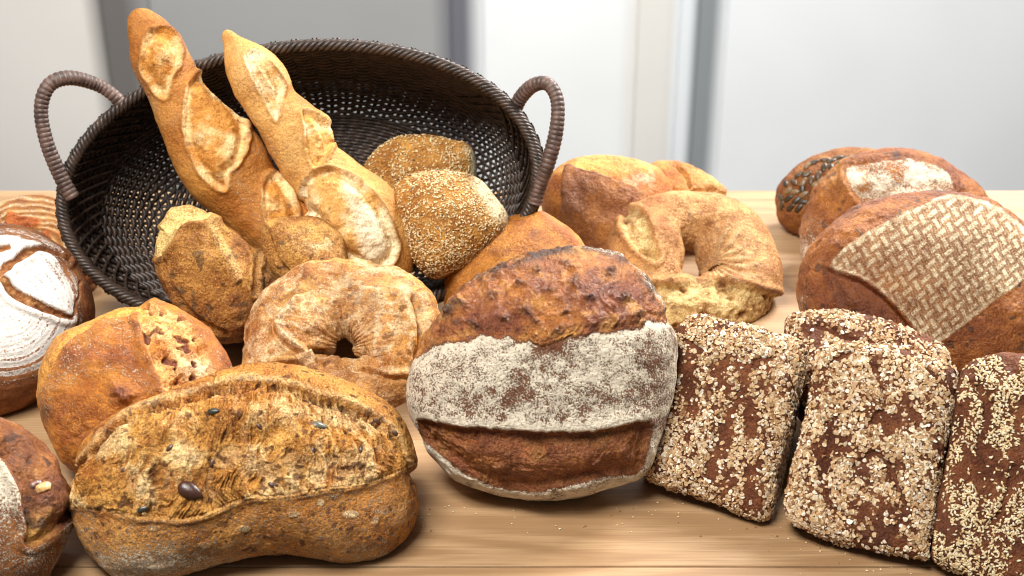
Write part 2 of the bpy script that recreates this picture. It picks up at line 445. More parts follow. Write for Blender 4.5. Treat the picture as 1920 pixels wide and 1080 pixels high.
# ---- big floured walnut boule in the middle
def f_center(X, Y, Q):
    w = N(Q, 60, 3, 1)*7; w2 = N(Q, 220, 2, 8)*4
    yU = above(X, [(740, 690), (800, 655), (860, 634), (930, 630), (985, 634), (1012, 652), (1050, 640), (1100, 630), (1160, 618), (1215, 606), (1275, 600)])+w+w2
    yL = above(X, [(740, 780), (790, 790), (850, 799), (950, 806), (1060, 812), (1130, 806), (1205, 790), (1260, 770)])+w*.35
    up = ss(4, -4, Y-yU)
    low = poly_sd(X+w*.5, Y+w2*.5, [(782, 790), (850, 798), (950, 806), (1060, 811), (1130, 806), (1218, 792), (1215, 850), (1196, 890), (1130, 900), (1050, 915), (960, 922), (900, 908), (840, 872), (800, 835)])
    lw = ss(3, -4, low)
    d = .0045*ss(4, -10, Y-yU)*0
    D = N(Q, 18, 2, 2)*0.00150
    D = D-.0075*ss(5, -9, low)+.006*ss(0, -55, low)                     # recessed split at the bottom, swelling again
    rimw = 1-ss(0, 26, np.abs(Y-yL+10))
    D = D+.0025*rimw*ss(770, 820, X)*ss(1240, 1190, X)                  # lifted flap edge
    D = D-.0028*(ss(16, 0, np.abs(Y-yU+6)))+.002*up
    d_top, _, _ = line_d(X, Y, [(800, 650), (835, 600), (870, 560), (930, 515), (1000, 488), (1075, 474), (1150, 488), (1200, 522), (1240, 585)])
    ridge = ss(16, 0, d_top)
    D = D+up*(ridge*.002+N(Q, 70, 3, 3)*.0014+np.clip(N(Q, 130, 2, 4), 0, 2)*.0012+ridge*N(Q, 120, 2, 14)*.0015)+lw*(N(Q, 60, 3, 6, (1, 1, 1))*.0016+ridged(Q, 150, 2, 3, (.5, 1, 1))*.0008)
    band = (1-up)*(1-lw)
    D = D+band*(N(Q, 45, 3, 7)*.0016)
    nut = np.zeros_like(X)
    for x, y, r in [(990, 585, 17), (1003, 600, 12), (862, 602, 12), (848, 588, 9), (888, 604, 11), (925, 558, 14), (975, 538, 10), (1078, 530, 12), (1060, 500, 14), (1140, 510, 11), (1215, 607, 12), (806, 812, 13), (1120, 870, 10), (930, 880, 12), (1105, 560, 10), (1165, 560, 12), (1030, 545, 9), (950, 600, 9), (1060, 590, 8), (1190, 590, 9), (1045, 620, 10), (870, 575, 10), (1010, 515, 10)]:
        s_ = spot(X+w2, Y+w, x, y, r, r*.75); nut = np.maximum(nut, s_)
    D = D+nut*.0032*(up+lw)+nut*.002*N(Q, 300, 2, 2)*(up+lw)
    c = mix(np.array([.46, .175, .04]), np.array([.24, .075, .03]), np.clip(.5+.75*N(Q, 45, 4, 9), 0, 1))
    fbr = ridged(P2(X+N(Q, 50, 2, 61)*22, Y), 200, 3, 7, (1, .28, 1)); D = D+(up+lw)*fbr*.0009
    c = mix(c, np.array([.68, .34, .09]), up*ss(.1, .9, N(Q, 70, 3, 12)+.45*fbr)*.65)
    c = mix(c, BURN, np.clip(ridge*ss(-.3, .4, N(Q, 60, 3, 10))+nut*.75, 0, 1)*.9)
    c = mix(c, np.array([.18, .075, .038]), band)
    c = mix(c, np.array([.26, .095, .035]), lw*.5); c = mix(c, np.array([.34, .15, .045]), lw*ss(0, .8, N(Q, 80, 3, 22, (1, .6, 1))))
    patch = N(Q, 28, 4, 11)
    fl = band*(.60+.20*patch+.16*N(Q, 110, 3, 17))
    edge = ss(30, 4, Y-yU)*ss(-4, 6, Y-yU)*band
    fl = fl+.12*edge+.22*ss(16, 0, np.abs(Y-yL+8))*band
    fl = fl-.5*band*spot(X, Y, 1032, 648, 34, 20)-.30*ss(1170, 1265, X)*band*ss(700, 560, Y)*0
    fl = np.where(low > 0, fl+band*ss(780, 830, Y)*.15, fl)
    tl, _, _ = line_d(X, Y, [(1075, 474), (1150, 486), (1200, 520), (1238, 583)])
    fl = fl+.5*ss(5, 0, tl)+.10*up*ss(.3, 1, N(Q, 40, 3, 31))*ss(1000, 1200, X)
    gl = up*.95+lw*.7
    return D, c, np.clip(fl, 0, 1), gl
cb, ci = blob('round_loaf', [(1075, 475), (1150, 488), (1200, 520), (1237, 580), (1263, 622), (1268, 690), (1255, 760), (1235, 830), (1205, 895), (1130, 922), (1060, 937), (960, 932), (880, 915), (820, 870), (785, 815), (765, 760), (768, 700), (790, 650), (825, 600), (862, 558), (930, 512), (1000, 485)],
     (1040, 935, .006), f_center, M_rye, tilt=6, Hf=.070, Hb=.055, p=2.3, seed=1)
tag(cb, 'large round brown walnut loaf with a wide white floured band across its middle', 'bread')

# ---- front seeded loaf
def f_front(X, Y, Q):
    w = N(Q, 70, 3, 1)*5
    yS = above(X, [(120, 945), (144, 947), (208, 956), (267, 970), (325, 971), (375, 966), (417, 952), (458, 934), (542, 930), (625, 918), (688, 906), (762, 877), (800, 860)])+w*.6
    top = ss(3, -3, Y-yS)
    din, sd, tt = line_d(X+w, Y+w*.7, [(165, 850), (205, 805), (250, 779), (312, 754), (375, 737), (430, 722), (500, 716), (545, 722), (592, 742), (646, 757), (708, 790), (746, 828), (765, 870)])
    yi = above(X, [(140, 880), (165, 850), (205, 805), (250, 779), (312, 754), (375, 737), (430, 722), (500, 716), (545, 722), (592, 742), (646, 757), (708, 790), (746, 828), (765, 870), (790, 900)])+w
    flap = ss(3, -3, Y-yi)                                  # rim of crust behind the opening
    gate = 1-.6*np.clip(spot(X, Y, 505, 715, 62, 60)*1.3, 0, 1)
    groove = ss(15, 2, np.abs(Y-yi-7))*gate
    D = N(Q, 16, 2, 2)*0.00200
    D = D-.0125*groove*(.75+.5*N(Q, 180, 2, 8, (1.2, .3, .3)))
    D = D+(1-flap)*ss(0, 70, Y-yi)*.006+top*(1-flap)*N(Q, 48, 3, 4, (1, .8, 1))*.0036
    # stretched strands run down over the opening
    fan = (X-455)*(.80+.35*ss(900, 700, Y))+N(Q, 26, 3, 51)*26+(Y-800)*.10
    fib = ridged(P2(fan, Y+N(Q, 40, 2, 52)*20), 260, 3, 5, (1.0, .21, 1)); fib2 = ridged(P2(fan, Y), 520, 2, 6, (1., .22, 1))
    bub = np.maximum.reduce([ss(.25, .75, spot(X+w*2.2, Y+w*2.6, *b_)) for b_ in [(352, 852, 30, 30), (262, 905, 20, 38), (315, 905, 13, 30), (392, 905, 10, 26), (432, 860, 36, 30), (470, 880, 20, 34), (505, 888, 32, 22), (548, 870, 30, 28), (590, 890, 22, 20), (640, 880, 18, 18), (610, 860, 14, 20)]])
    cell = np.clip(N(Q, 85, 3, 7, (1, .62, .62)), -1, 1)
    open_ = top*(1-flap)
    D = D+open_*((fib*.0028+fib2*.0012)*(1-.8*bub)-np.clip(cell, 0, 1)*.0022-bub*.0011)+groove*fib*.002
    D = D-.0012*ss(4, 0, np.abs(Y-yS+3))+.0010*ss(9, 1, np.abs(Y-yS-3))*(1+N(Q, 60, 2, 77))-.0015*ss(3, 20, Y-yS)
    D = D+(1-top)*(N(Q, 90, 3, 9)*.0010)
    D = D+flap*top*(fib*.0012+.001)
    big = spot(X, Y, 352, 862, 26, 42)+spot(X, Y, 450, 868, 38, 30)+spot(X, Y, 545, 870, 42, 34)+spot(X, Y, 530, 770, 34, 22)+spot(X, Y, 275, 905, 20, 42)
    D = D+open_*big*.003
    c = mix(np.array([.64, .335, .085]), np.array([.50, .205, .036]), np.clip(.45+.8*N(Q, 30, 4, 11), 0, 1))
    c = mix(c, np.array([.86, .62, .30]), open_*ss(-.1, .6, .8*N(Q, 38, 3, 12)+.8*fib*.5+.2*big)*.85)
    c = mix(c, np.array([.40, .17, .03]), open_*ss(.35, -.35, fib+.35*fib2)*.75)
    c = mix(c, np.array([.60, .43, .24]), open_*bub*(.28+.2*fib2))
    c = mix(c, np.array([.36, .20, .08]), open_*ss(.25, .9, cell)*.55)
    c = mix(c, np.array([.20, .12, .05]), groove*.9*ss(.6, -.2, fib))  # groove shade deepened in the crust colour
    low = mix(np.array([.48, .185, .036]), np.array([.60, .30, .09]), np.clip(.5+.6*N(Q, 40, 3, 13), 0, 1))
    c = mix(low, c, top)
    c = mix(c, np.array([.72, .44, .17]), ss(7, 0, np.abs(Y-yS))*.5)
    c = mix(c, DARK, pores(Q, 210, 15, .55, .75)*.8)
    c = mix(c, np.array([.78, .60, .33]), flap*top*ss(8, 2, np.abs(Y-yi+9))*.35)
    fl = (1-top)*(.36+.09*N(Q, 50, 3, 16))+.10*flap*top
    fl = fl+(1-top)*.25*ss(1000, 1060, Y)
    for x, y, rx, ry, a in [(654, 963, 20, 9, .5), (458, 985, 16, 8, .35), (600, 942, 9, 8, .45), (552, 960, 14, 6, .35), (290, 988, 18, 7, .25), (382, 1014, 18, 7, .2), (700, 975, 9, 10, .3)]:
        m_ = ss(.35, .6, spot(X, Y, x, y, rx, ry)); c = mix(c, np.array([.80, .64, .38]), m_*a*1.5); D = D+m_*.0006
    return D, c, np.clip(fl, 0, 1), open_*.25+flap*.2
fb, fi = blob('seeded_loaf', [(152, 848), (175, 815), (215, 785), (300, 745), (380, 713), (450, 692), (520, 684), (600, 700), (680, 735), (735, 775), (765, 830), (777, 890), (776, 950), (758, 1000), (720, 1035), (660, 1046), (600, 1036), (540, 1028), (460, 1038), (380, 1058), (300, 1077), (230, 1074), (190, 1050), (160, 1010), (145, 950), (143, 900)],
     (460, 1042, .004), f_front, M_crumb, tilt=12, Hf=.058, Hb=.05, p=2.7, c=(460, 885), seed=2, res=1.05)
tag(fb, 'golden oblong seeded loaf split open along its top, resting on the table at the front', 'bread')
ps = ell_mesh('pumpkin_seed', .0098, .0062, .0040, (.06, .022, .012), .02, point=.25)
put(fb, fi, 'pumpkin_seed', ps, M_seed, 356, 921, -.65, -.0008, 'large shiny brown seed')
ps2 = ell_mesh('pumpkin_seed', .0062, .0034, .0026, (.12, .12, .085), .08, point=.25)
put(fb, fi, 'pumpkin_seed', ps2, M_seed, 600, 797, .25, .0006)
ps3 = ell_mesh('pumpkin_seed', .0050, .0026, .0022, (.05, .045, .03), .08, point=.2)
put(fb, fi, 'pumpkin_seed', ps3, M_seed, 400, 771, .05, .0006)
put(fb, fi, 'pumpkin_seed', ps3, M_seed, 268, 955, .4, .0010)
ps4 = ell_mesh('pumpkin_seed', .0034, .0020, .0018, (.10, .05, .035), .1)
for x, y, a in [(335, 772, .2), (398, 868, 1.2), (488, 800, -.7), (676, 842, 1.4), (588, 846, 1.2), (646, 812, .9), (510, 908, -.4), (232, 880, 1.3), (318, 840, 1), (705, 790, -.6), (742, 812, -.8)]:
    put(fb, fi, 'linseed', ps4, M_seed, x, y, a, .0009)

# ---- orange boule, left
def f_orange(X, Y, Q):
    w = N(Q, 60, 3, 1)*4
    cut = poly_sd(X+w, Y+w*.6, [(259, 588), (285, 578), (320, 586), (352, 606), (378, 636), (394, 673), (400, 712), (318, 735), (300, 705), (287, 683), (268, 637)])
    cm = ss(2.5, -2.5, cut)
    y2 = above(X, [(60, 760), (90, 700), (120, 652), (137, 632), (180, 610), (220, 594), (260, 587), (300, 560)])+w
    strip = ss(3, -3, Y-y2)*ss(285, 262, X)
    D = N(Q, 16, 3, 2)*0.00210
    D = D-.0042*ss(3, -8, cut)+.005*ss(-4, -34, cut)+.0022*ss(12, 2, np.abs(cut-5))
    D = D-.0035*ss(3, -8, Y-y2)*ss(290, 262, X)*ss(95, 150, X)+.0018*ss(13, 2, np.abs(Y-y2-6))*ss(275, 250, X)*ss(95, 150, X)
    D = D+N(Q, 60, 3, 3)*.0016+cm*(N(Q, 100, 3, 4)*.0022-pores(Q, 130, 7)*.0035)
    nut = spot(X+w, Y+w, 227, 738, 27, 23)
    D = D+nut*(.007+.004*N(Q, 140, 2, 6))
    D = D+.004*spot(X, Y, 283, 574, 18, 9)
    c = mix(RUST, np.array([.34, .095, .016]), np.clip(.42+.8*N(Q, 30, 4, 8), 0, 1))
    c = mix(c, np.array([.66, .29, .05]), ss(.2, 1, N(Q, 38, 3, 9))*.6)
    cc = mix(np.array([.80, .50, .20]), np.array([.66, .27, .06]), np.clip(.4+.9*N(Q, 75, 3, 10), 0, 1))
    cc = mix(cc, np.array([.86, .68, .42]), spot(X, Y, 372, 690, 40, 26))
    cc = mix(cc, np.array([.22, .06, .04]), pores(Q, 130, 7)*.9)
    c = mix(c, cc, cm); c = mix(c, np.array([.72, .36, .08]), strip*.85)
    c = mix(c, np.array([.17, .045, .018]), nut*.8)
    c = mix(c, DARK, spot(X, Y, 82, 773, 14, 22)*.85+spot(X, Y, 256, 612, 10, 7)*.6)
    fl = (.24+.12*N(Q, 40, 3, 12)+.10*ss(820, 700, Y))*(1-cm)*(1-strip*.8)*(1-nut*.5)
    return D, c, np.clip(fl, 0, 1), .55+.2*nut
ob, oi = blob('round_loaf', [(275, 570), (330, 582), (385, 612), (420, 652), (441, 700), (450, 770), (425, 840), (350, 895), (250, 915), (170, 902), (112, 860), (78, 790), (68, 722), (85, 662), (120, 622), (170, 592), (220, 574)],
     (230, 915, .002), f_orange, M_rust, tilt=10, Hf=.060, Hb=.055, p=2.2, seed=3)
tag(ob, 'orange brown round loaf with a pale cut on its upper right and a walnut lump', 'bread')

# ---- white banneton boule, far left
def f_white(X, Y, Q):
    w = N(Q, 45, 3, 1)*6
    d1, s1, t1 = line_d(X+w, Y+w, [(-60, 520), (-20, 520), (0, 513), (37, 484), (79, 471), (130, 487)])
    d2, s2, t2 = line_d(X+w, Y+w*.8, [(-40, 520), (5, 525), (22, 545), (46, 562), (93, 580), (134, 596)])
    d3, s3, t3 = line_d(X+w, Y+w, [(134, 596), (150, 560), (155, 530)])
    d4, _, _ = line_d(X+w, Y+w, [(-30, 468), (15, 462)])
    wd1 = 8*np.sin(np.clip(t1, .05, .95)*math.pi)**.6; wd2 = 9*np.sin(np.clip(t2, .04, .96)*math.pi)**.6
    cr = np.maximum(ss(3, -3, d1-wd1), ss(3, -3, d2-wd2)); cr = np.maximum(cr, ss(3, -2, d3-2)*.7); cr = np.maximum(cr, ss(3, -2, d4-5))
    D = N(Q, 16, 2, 2)*0.00150-.0035*cr+cr*(N(Q, 110, 3, 3)*.0028)+.0022*(ss(12, 2, np.abs(d1-wd1-6))+ss(12, 2, np.abs(d2-wd2-6)))
    R = np.hypot((X-10)/170, (Y-575)/165)+.035*N(Q, 20, 2, 4)
    # coiled proofing-basket rings follow the loaf round
    rg = .5+.5*np.sin(R*62+N(Q, 30, 2, 5)*.6)
    D = D+.0005*rg*(1-cr)
    c = mix(np.array([.33, .14, .05]), np.array([.17, .06, .025]), np.clip(.5+.8*N(Q, 50, 3, 6), 0, 1))
    c = mix(c, np.array([.50, .27, .11]), cr*ss(-.2, .8, N(Q, 90, 3, 7)))
    cov = .95-.66*ss(.64, .98, R)+.16*N(Q, 40, 3, 8)
    gap = ss(.62, .85, .5+.5*np.sin(R*62+1.3+N(Q, 30, 2, 5)*.6)+.18*N(Q, 90, 3, 9))
    lowz = ss(600, 720, Y+X*.5)
    cov = cov-gap*(.18+.75*ss(.80, 1.0, R)+.3*lowz)-.12*lowz
    fl = np.clip(cov, 0, 1)*(1-cr)
    return D, c, fl, 0*X
wb, wi = blob('round_loaf', [(20, 429), (70, 439), (120, 470), (155, 510), (178, 560), (178, 605), (158, 655), (125, 700), (70, 745), (10, 775), (-60, 785), (-130, 745), (-160, 640), (-150, 520), (-90, 450), (-30, 430)],
     (-10, 778, .002), f_white, M_flour, tilt=18, Hf=.062, Hb=.05, p=2.3, seed=4)
tag(wb, 'round loaf dusted thickly white, with flour rings and brown cracks', 'bread')

# ---- striped loaf behind it
def f_back(X, Y, Q):
    w = N(Q, 60, 3, 1)*6
    R = np.hypot((X-60)/130, (Y-470)/95)
    rg = .5+.5*np.sin(R*60+N(Q, 30, 3, 2)*3.2)
    cr = ss(.0, .35, N(Q, 42, 2, 3))*ss(395, 402, Y)
    c = mix(np.array([.55, .30, .10]), np.array([.30, .12, .03]), rg)
    c = mix(c, np.array([.42, .12, .025]), cr)
    D = rg*.001+N(Q, 40, 3, 4)*.002+cr*.002
    return D, c, np.clip(.36*(1-rg)*(1-cr)+.15, 0, 1), .2+0*X
b_, _ = blob('round_loaf', [(-50, 410), (0, 388), (60, 376), (115, 378), (160, 398), (190, 440), (195, 500), (150, 560), (60, 575), (-30, 560), (-70, 480)],
     (60, 572, .002), f_back, M_rye, tilt=25, Hf=.04, Hb=.045, seed=5, res=.8)
tag(b_, 'brown loaf with tan flour stripes, mostly hidden behind the basket', 'bread')

# ---- bottom left floured loaf
def f_bl(X, Y, Q):
    w = N(Q, 60, 3, 1)*4
    yl = np.interp(Y, [780, 858, 884, 920, 955, 997, 1030], [-30, 0, 18, 36, 44, 50, 44])
    brown = poly_sd(X+w, Y+w*.5, [(-40, 765), (10, 770), (90, 815), (130, 870), (150, 920), (143, 962), (118, 986), (89, 1012), (60, 1025), (47, 1020), (50, 997), (44, 955), (36, 920), (18, 884), (0, 858), (-60, 800)])
    bm = ss(3, -3, brown)
    D = N(Q, 18, 3, 2)*0.00150-.004*ss(3, -6, brown)+.006*ss(0, -40, brown)+.002*ss(12, 2, np.abs(brown-6))
    D = D+bm*(N(Q, 65, 3, 3)*.003)
    c = mix(np.array([.36, .14, .035]), np.array([.19, .065, .025]), np.clip(.5+.8*N(Q, 45, 4, 4), 0, 1))
    c = mix(c, np.array([.56, .30, .08]), bm*np.clip(spot(X, Y, 66, 1000, 30, 34)+.5*ss(.3, 1, N(Q, 60, 3, 6)), 0, 1))
    c = mix(c, BURN, bm*pores(Q, 100, 8, .5, .85)*.8)
    fl = (1-bm)*(.56+.26*N(Q, 30, 4, 5)+.3*spot(X, Y, 8, 890, 34, 70)-.12*ss(960, 1020, Y)*ss(90, 20, X))
    return D, c, np.clip(fl, 0, 1), bm*.8
lb, li = blob('round_loaf', [(0, 782), (40, 800), (80, 835), (115, 880), (136, 930), (139, 965), (126, 1012), (104, 1060), (70, 1100), (-50, 1125), (-130, 1010), (-120, 860), (-55, 795)],
     (20, 1118, .002), f_bl, M_rye, tilt=14, Hf=.048, Hb=.045, seed=6)
tag(lb, 'floured brown loaf at the lower left corner with a nut in its split', 'bread')
wn = ell_mesh('walnut_piece', .0058, .0042, .0030, (.72, .42, .16), .25)
put(lb, li, 'walnut_piece', wn, M_seed, 80, 913, .5, .0008)
wn2 = ell_mesh('walnut_piece', .0048, .0036, .003, (.20, .10, .07), .25, seed=3)
put(lb, li, 'walnut_piece', wn2, M_seed, 66, 908, .5, .0008)

# ---- wicker basket
def tube(path, rad, sides=6, closed=False, wave=None):
    P = np.asarray(path, float); n = len(P)
    tan = (np.roll(P, -1, 0)-np.roll(P, 1, 0)) if closed else np.gradient(P, axis=0)
    tan /= np.linalg.norm(tan, axis=1, keepdims=True)+1e-12
    ref = np.array([.13, -.41, .9]); a = np.cross(tan, ref); a /= np.linalg.norm(a, axis=1, keepdims=True)+1e-12; b = np.cross(tan, a)
    rad = np.broadcast_to(rad, (n,)); T = np.arange(sides)/sides*2*math.pi
    V = P[:, None]+rad[:, None, None]*(np.cos(T)[None, :, None]*a[:, None]+np.sin(T)[None, :, None]*b[:, None])
    F = grid_faces(n, sides, True, closed)
    return V.reshape(-1, 3), F
class MB:
    def __init__(s): s.V = []; s.F = []; s.n = 0
    def add(s, vf):
        V, F = vf; s.V.append(V); s.F.append(F+s.n); s.n += len(V)
    def build(s, name, mat, parent, origin):
        return link(name, raw_mesh(name, np.vstack(s.V)-origin, np.vstack(s.F), True), mat, parent)
BC = at(563, 352, 1.405); al = math.radians(60)
be = np.array([0, math.cos(al), math.sin(al)]); bn = np.array([0, -math.sin(al), math.cos(al)])
BA = 447*1.405/FPX; BB = 266*1.405/FPX
roll_ = math.radians(6)
bx = RT*math.cos(roll_)+be*math.sin(roll_); by = be*math.cos(roll_)-RT*math.sin(roll_)
boff = np.array([.005, .10, -.066])
def bowl(th, s, out=0.0):
    """s=0 rim .. 1 middle of the base"""
    th, s = np.broadcast_arrays(np.asarray(th, float), np.asarray(s, float))
    k = np.where(s < .62, 1-.30*(s/.62)**1.5, .70*(1-s)/.38)
    dpt = np.where(s < .62, np.sin(np.clip(s/.62, 0, 1)*math.pi/2)**1.0, 1.0)
    p = BC+(BA*k*np.cos(th))[..., None]*bx+(BB*k*np.sin(th))[..., None]*by+dpt[..., None]*boff
    if np.any(out):
        o = (np.cos(th))[..., None]*bx+(np.sin(th))[..., None]*by
        o = o*np.where(s < .62, 1, .2)[..., None]-np.where(s < .62, .1, 1)[..., None]*bn
        p = p+o*np.asarray(out)[..., None] if np.ndim(out) else p+o*out
    p[..., 2] = np.maximum(p[..., 2], .004)
    return p
base_pt = np.array([BC[0], BC[1], 0.0])
def wicker_mat(name, col, rough=.38):
    m, nt, b = newmat(name); tc = nt.nodes.new('ShaderNodeTexCoord').outputs['Object']
    f = noise(nt, tc, 90, 3); f2 = noise(nt, tc, 700, 2)
    c = mixc(nt, maprange(nt, f, .35, .65), tuple(x*.6 for x in col), tuple(x*1.5 for x in col))
    nt.links.new(c, b.inputs['Base Color']); b.inputs['Roughness'].default_value = rough
    bp = nt.nodes.new('ShaderNodeBump'); bp.inputs['Strength'].default_value = .25; bp.inputs['Distance'].default_value = .001
    nt.links.new(f2, bp.inputs['Height']); nt.links.new(bp.outputs[0], b.inputs['Normal']); return m
M_wick = wicker_mat('dark_wicker', (.044, .028, .020), .42); M_hand = wicker_mat('brown_wrapping', (.100, .060, .047), .5)
basket = bpy.data.objects.new('wicker_basket', None); C.objects.link(basket); basket.location = base_pt
tag(basket, 'dark brown woven basket with two wrapped handles, tipped toward the viewer and full of bread', 'basket')
NS = 74
mb = MB()
for i in range(NS):
    th = 2*math.pi*i/NS
    for dd in (-.006, .006):
        s = np.linspace(0.0, .97, 60); mb.add(tube(bowl(th+dd+0*s, s), .0013, 5))
mb.build('stakes', M_wick, basket, base_pt)
mb = MB()
ssv = np.linspace(0, 1, 400); pv = bowl(1.2+0*ssv, ssv); Lv = np.concatenate([[0], np.cumsum(np.linalg.norm(np.diff(pv, axis=0), axis=1))])
L62 = np.interp(.62, ssv, Lv); Ls = np.concatenate([np.arange(.006, L62, .0036), np.arange(L62+.003, Lv[-1]*.985, .0037)])
_t = np.arange(NS*5)/(NS*5)*2*math.pi; _s = np.linspace(0, .62, 30)
_w = bowl(_t[:, None]+0*_s, _s[None]+0*_t[:, None]); _w = np.linalg.norm(np.diff(_w, axis=1), axis=2).sum(1)/L62
for r, s in enumerate(np.interp(Ls, Lv, ssv)):
    m = NS*5; th = np.arange(m)/m*2*math.pi
    amp = .0021*(1 if s < .62 else .5)
    o = amp*np.cos(th*NS/2+math.pi*(r % 2))
    jit = .0004*np.sin(th*7+r*2.1)
    mb.add(tube(bowl(th, s+jit+0*th, o), (.00222*np.clip(_w, .8, 1.4) if s < .62 else .0024)-.00070*ss(.70, .98, np.cos(th+.1))*ss(.05, .2, s)+.0001*np.sin(th*5+r), 6, True))
mb.build('weave', M_wick, basket, base_pt)
mb = MB()
for k in range(5):                                     # twisted rim
    m = 700; th = np.arange(m)/m*2*math.pi; ph = th*46+k*2*math.pi/5
    rr_ = .0042
    rad_ = (np.cos(th))[:, None]*bx+(np.sin(th))[:, None]*by
    p = bowl(th, 0*th)+rad_*(rr_*np.cos(ph))[:, None]+bn*(rr_*np.sin(ph))[:, None]
    mb.add(tube(p, .0026, 6, True))
mb.build('rim', M_wick, basket, base_pt)
mb = MB()
for i in range(NS):                                    # slanting border strands under the rim
    for sg, off in ((1, .0045), (-1, .0068)):
        for dd in (0, .018):
            s = np.linspace(0.0, .17, 14); th = 2*math.pi*i/NS+dd+sg*(s/.17)*.20
            mb.add(tube(bowl(th, s, off+0*s), .0015, 5))
for i in range(NS):
    th0 = 2*math.pi*i/NS
    if math.cos(th0-3.6) < .1 and math.cos(th0) < .86: continue
    for sg, off in ((1, -.0040), (-1, -.0058)):
        s = np.linspace(0.0, .20, 14); th = th0+sg*(s/.2)*.22
        mb.add(tube(bowl(th, s, off+0*s), .0015, 5))
mb.build('border_strands', M_wick, basket, base_pt)
def handle(pts, deps):
    M_ = spline(np.hstack([np.array(pts, float), np.array(deps)[:, None]]), False, 40)
    P = CAM+ray(M_[:, 0], M_[:, 1])*M_[:, 2:3]
    L = np.concatenate([[0], np.cumsum(np.linalg.norm(np.diff(P, axis=0), axis=1))])
    n = int(L[-1]/.0005); u = np.linspace(0, L[-1], n)
    P = np.stack([np.interp(u, L, P[:, k]) for k in range(3)], -1)
    for _ in range(20): P[1:-1] = (P[:-2]+P[1:-1]+P[2:])/3
    rad = .0066+.0009*np.abs(np.sin(u/.0046*math.pi))**.7-.0003
    rad = rad*(1+.05*np.sin(u*60))
    m = MB(); m.add(tube(P, rad, 16)); return m.build('handle', M_hand, basket, base_pt), P
def rim_depth(px, py):
    return 1.405
handle([(138, 372), (116, 335), (88, 268), (77, 205), (92, 160), (130, 146), (180, 158), (212, 178), (233, 203)], [1.39, 1.385, 1.375, 1.37, 1.37, 1.38, 1.40, 1.405, 1.41])
handle([(962, 218), (975, 185), (1000, 160), (1028, 158), (1045, 190), (1043, 245), (1028, 305), (1012, 350), (1004, 382)], [1.42, 1.41, 1.395, 1.385, 1.38, 1.38, 1.385, 1.395, 1.40])

# ---- baguettes
def baguette_feat(cuts, base, dark, pale, extra=None, fl0=.16):
    def f(X, Y, Q):
        w = N(Q, 60, 3, 1)*4
        D = N(Q, 20, 2, 2)*0.00100+N(Q, 110, 3, 9)*.0004
        c = mix(base, dark, np.clip(.45+.8*N(Q, 30, 4, 3), 0, 1))
        c = mix(c, mix(base, PALE, .35+0*X), ss(.1, .9, N(Q, 26, 3, 13))*.5)
        M = np.zeros_like(X)
        for cp, mid in cuts:
            sd = poly_sd(X+w, Y+w*.8, cp)
            m_ = ss(2.5, -3, sd); M = np.maximum(M, m_)
            ear = .35+.65*ss(-20, 20, (X-np.mean([q[0] for q in cp]))*.85-(Y-np.mean([q[1] for q in cp]))*.5)
            D = D+.0040*ear*ss(7, 0, np.abs(sd-1))*(.8+.3*N(Q, 60, 2, 6))-.0038*ss(0, -9, sd)+.0060*ss(-7, -32, sd)
            cc = mix(pale, base*1.05, np.clip(.26+.70*ss(-1, -24, sd)*mid+1.0*N(Q, 50, 4, 4)+.25*ridged(Q, 120, 2, 46), 0, 1))
            c = mix(c, cc, m_)
            c = mix(c, dark*.62, ss(5, 0, np.abs(sd-1.5))*ear*ss(-.7, .2, N(Q, 45, 2, 8))*.9)
        D = D+M*(N(Q, 90, 3, 5)*.0014+ridged(Q, 150, 2, 44)*.0006)
        c = mix(c, dark, ss(95, 30, Y)*ss(-.4, .3, N(Q, 60, 3, 45))*.5*(1-M))
        c = mix(c, dark*.7, M*pores(Q, 170, 15, .6, .85)*.6)
        fl = (1-M)*(fl0+.08+.16*N(Q, 35, 3, 7))+M*.06
        if extra: D, c, fl = extra(X, Y, Q, D, c, fl)
        return D, c, np.clip(fl, 0, 1), .25*(1-M)+.12
    return f
cA = [([(268, 78), (293, 55), (318, 58), (336, 80), (341, 108), (328, 145), (318, 170), (308, 188), (286, 168), (263, 125)], 1.0),
      ([(366, 138), (390, 146), (425, 178), (455, 215), (468, 252), (460, 292), (436, 325), (427, 360), (400, 350), (370, 318), (350, 270), (343, 220), (349, 172)], 1.0),
      ([(497, 330), (525, 328), (550, 365), (560, 400), (556, 450), (530, 452), (500, 420), (487, 372)], .8)]
bgA, biA = sweep('baguette', [(262, 16, 3), (263, 22, 17), (268, 40, 30), (283, 72, 42), (300, 112, 50), (330, 168, 50), (360, 218, 62), (398, 276, 76), (430, 322, 77), (468, 368, 66), (515, 410, 70), (560, 465, 60), (598, 520, 30), (606, 532, 4)],
     np.interp(np.arange(14), [0, 4, 13], [1.362, 1.362, 1.40]), baguette_feat(cA, np.array([.60, .275, .060]), np.array([.40, .145, .024]), np.array([.90, .70, .36])), M_bag, fz=.82, tilt=0, wide=1.07, seed=7, floor=False)
tag(bgA, 'taller golden baguette with two oval scores, standing left in the wicker basket', 'baguette', 'baguettes in the basket')
def exB(X, Y, Q, D, c, fl):
    m_ = ss(10, -10, poly_sd(X+N(Q, 60, 3, 30)*5, Y, [(655, 372), (690, 385), (718, 430), (728, 480), (700, 500), (672, 465), (668, 420)]))
    c = mix(c, np.array([.90, .80, .58]), m_*.9); fl = fl*(1-m_)
    return D-.0015*m_, c, fl
cB = [([(456, 98), (485, 96), (512, 125), (532, 158), (528, 192), (518, 228), (494, 185), (470, 142)], .15),
      ([(566, 205), (598, 214), (621, 240), (626, 275), (612, 305), (590, 318), (574, 290), (568, 245)], .1),
      ([(562, 352), (590, 322), (640, 318), (690, 352), (728, 405), (746, 460), (735, 500), (690, 512), (645, 480), (612, 440), (585, 410), (562, 400)], .75)]
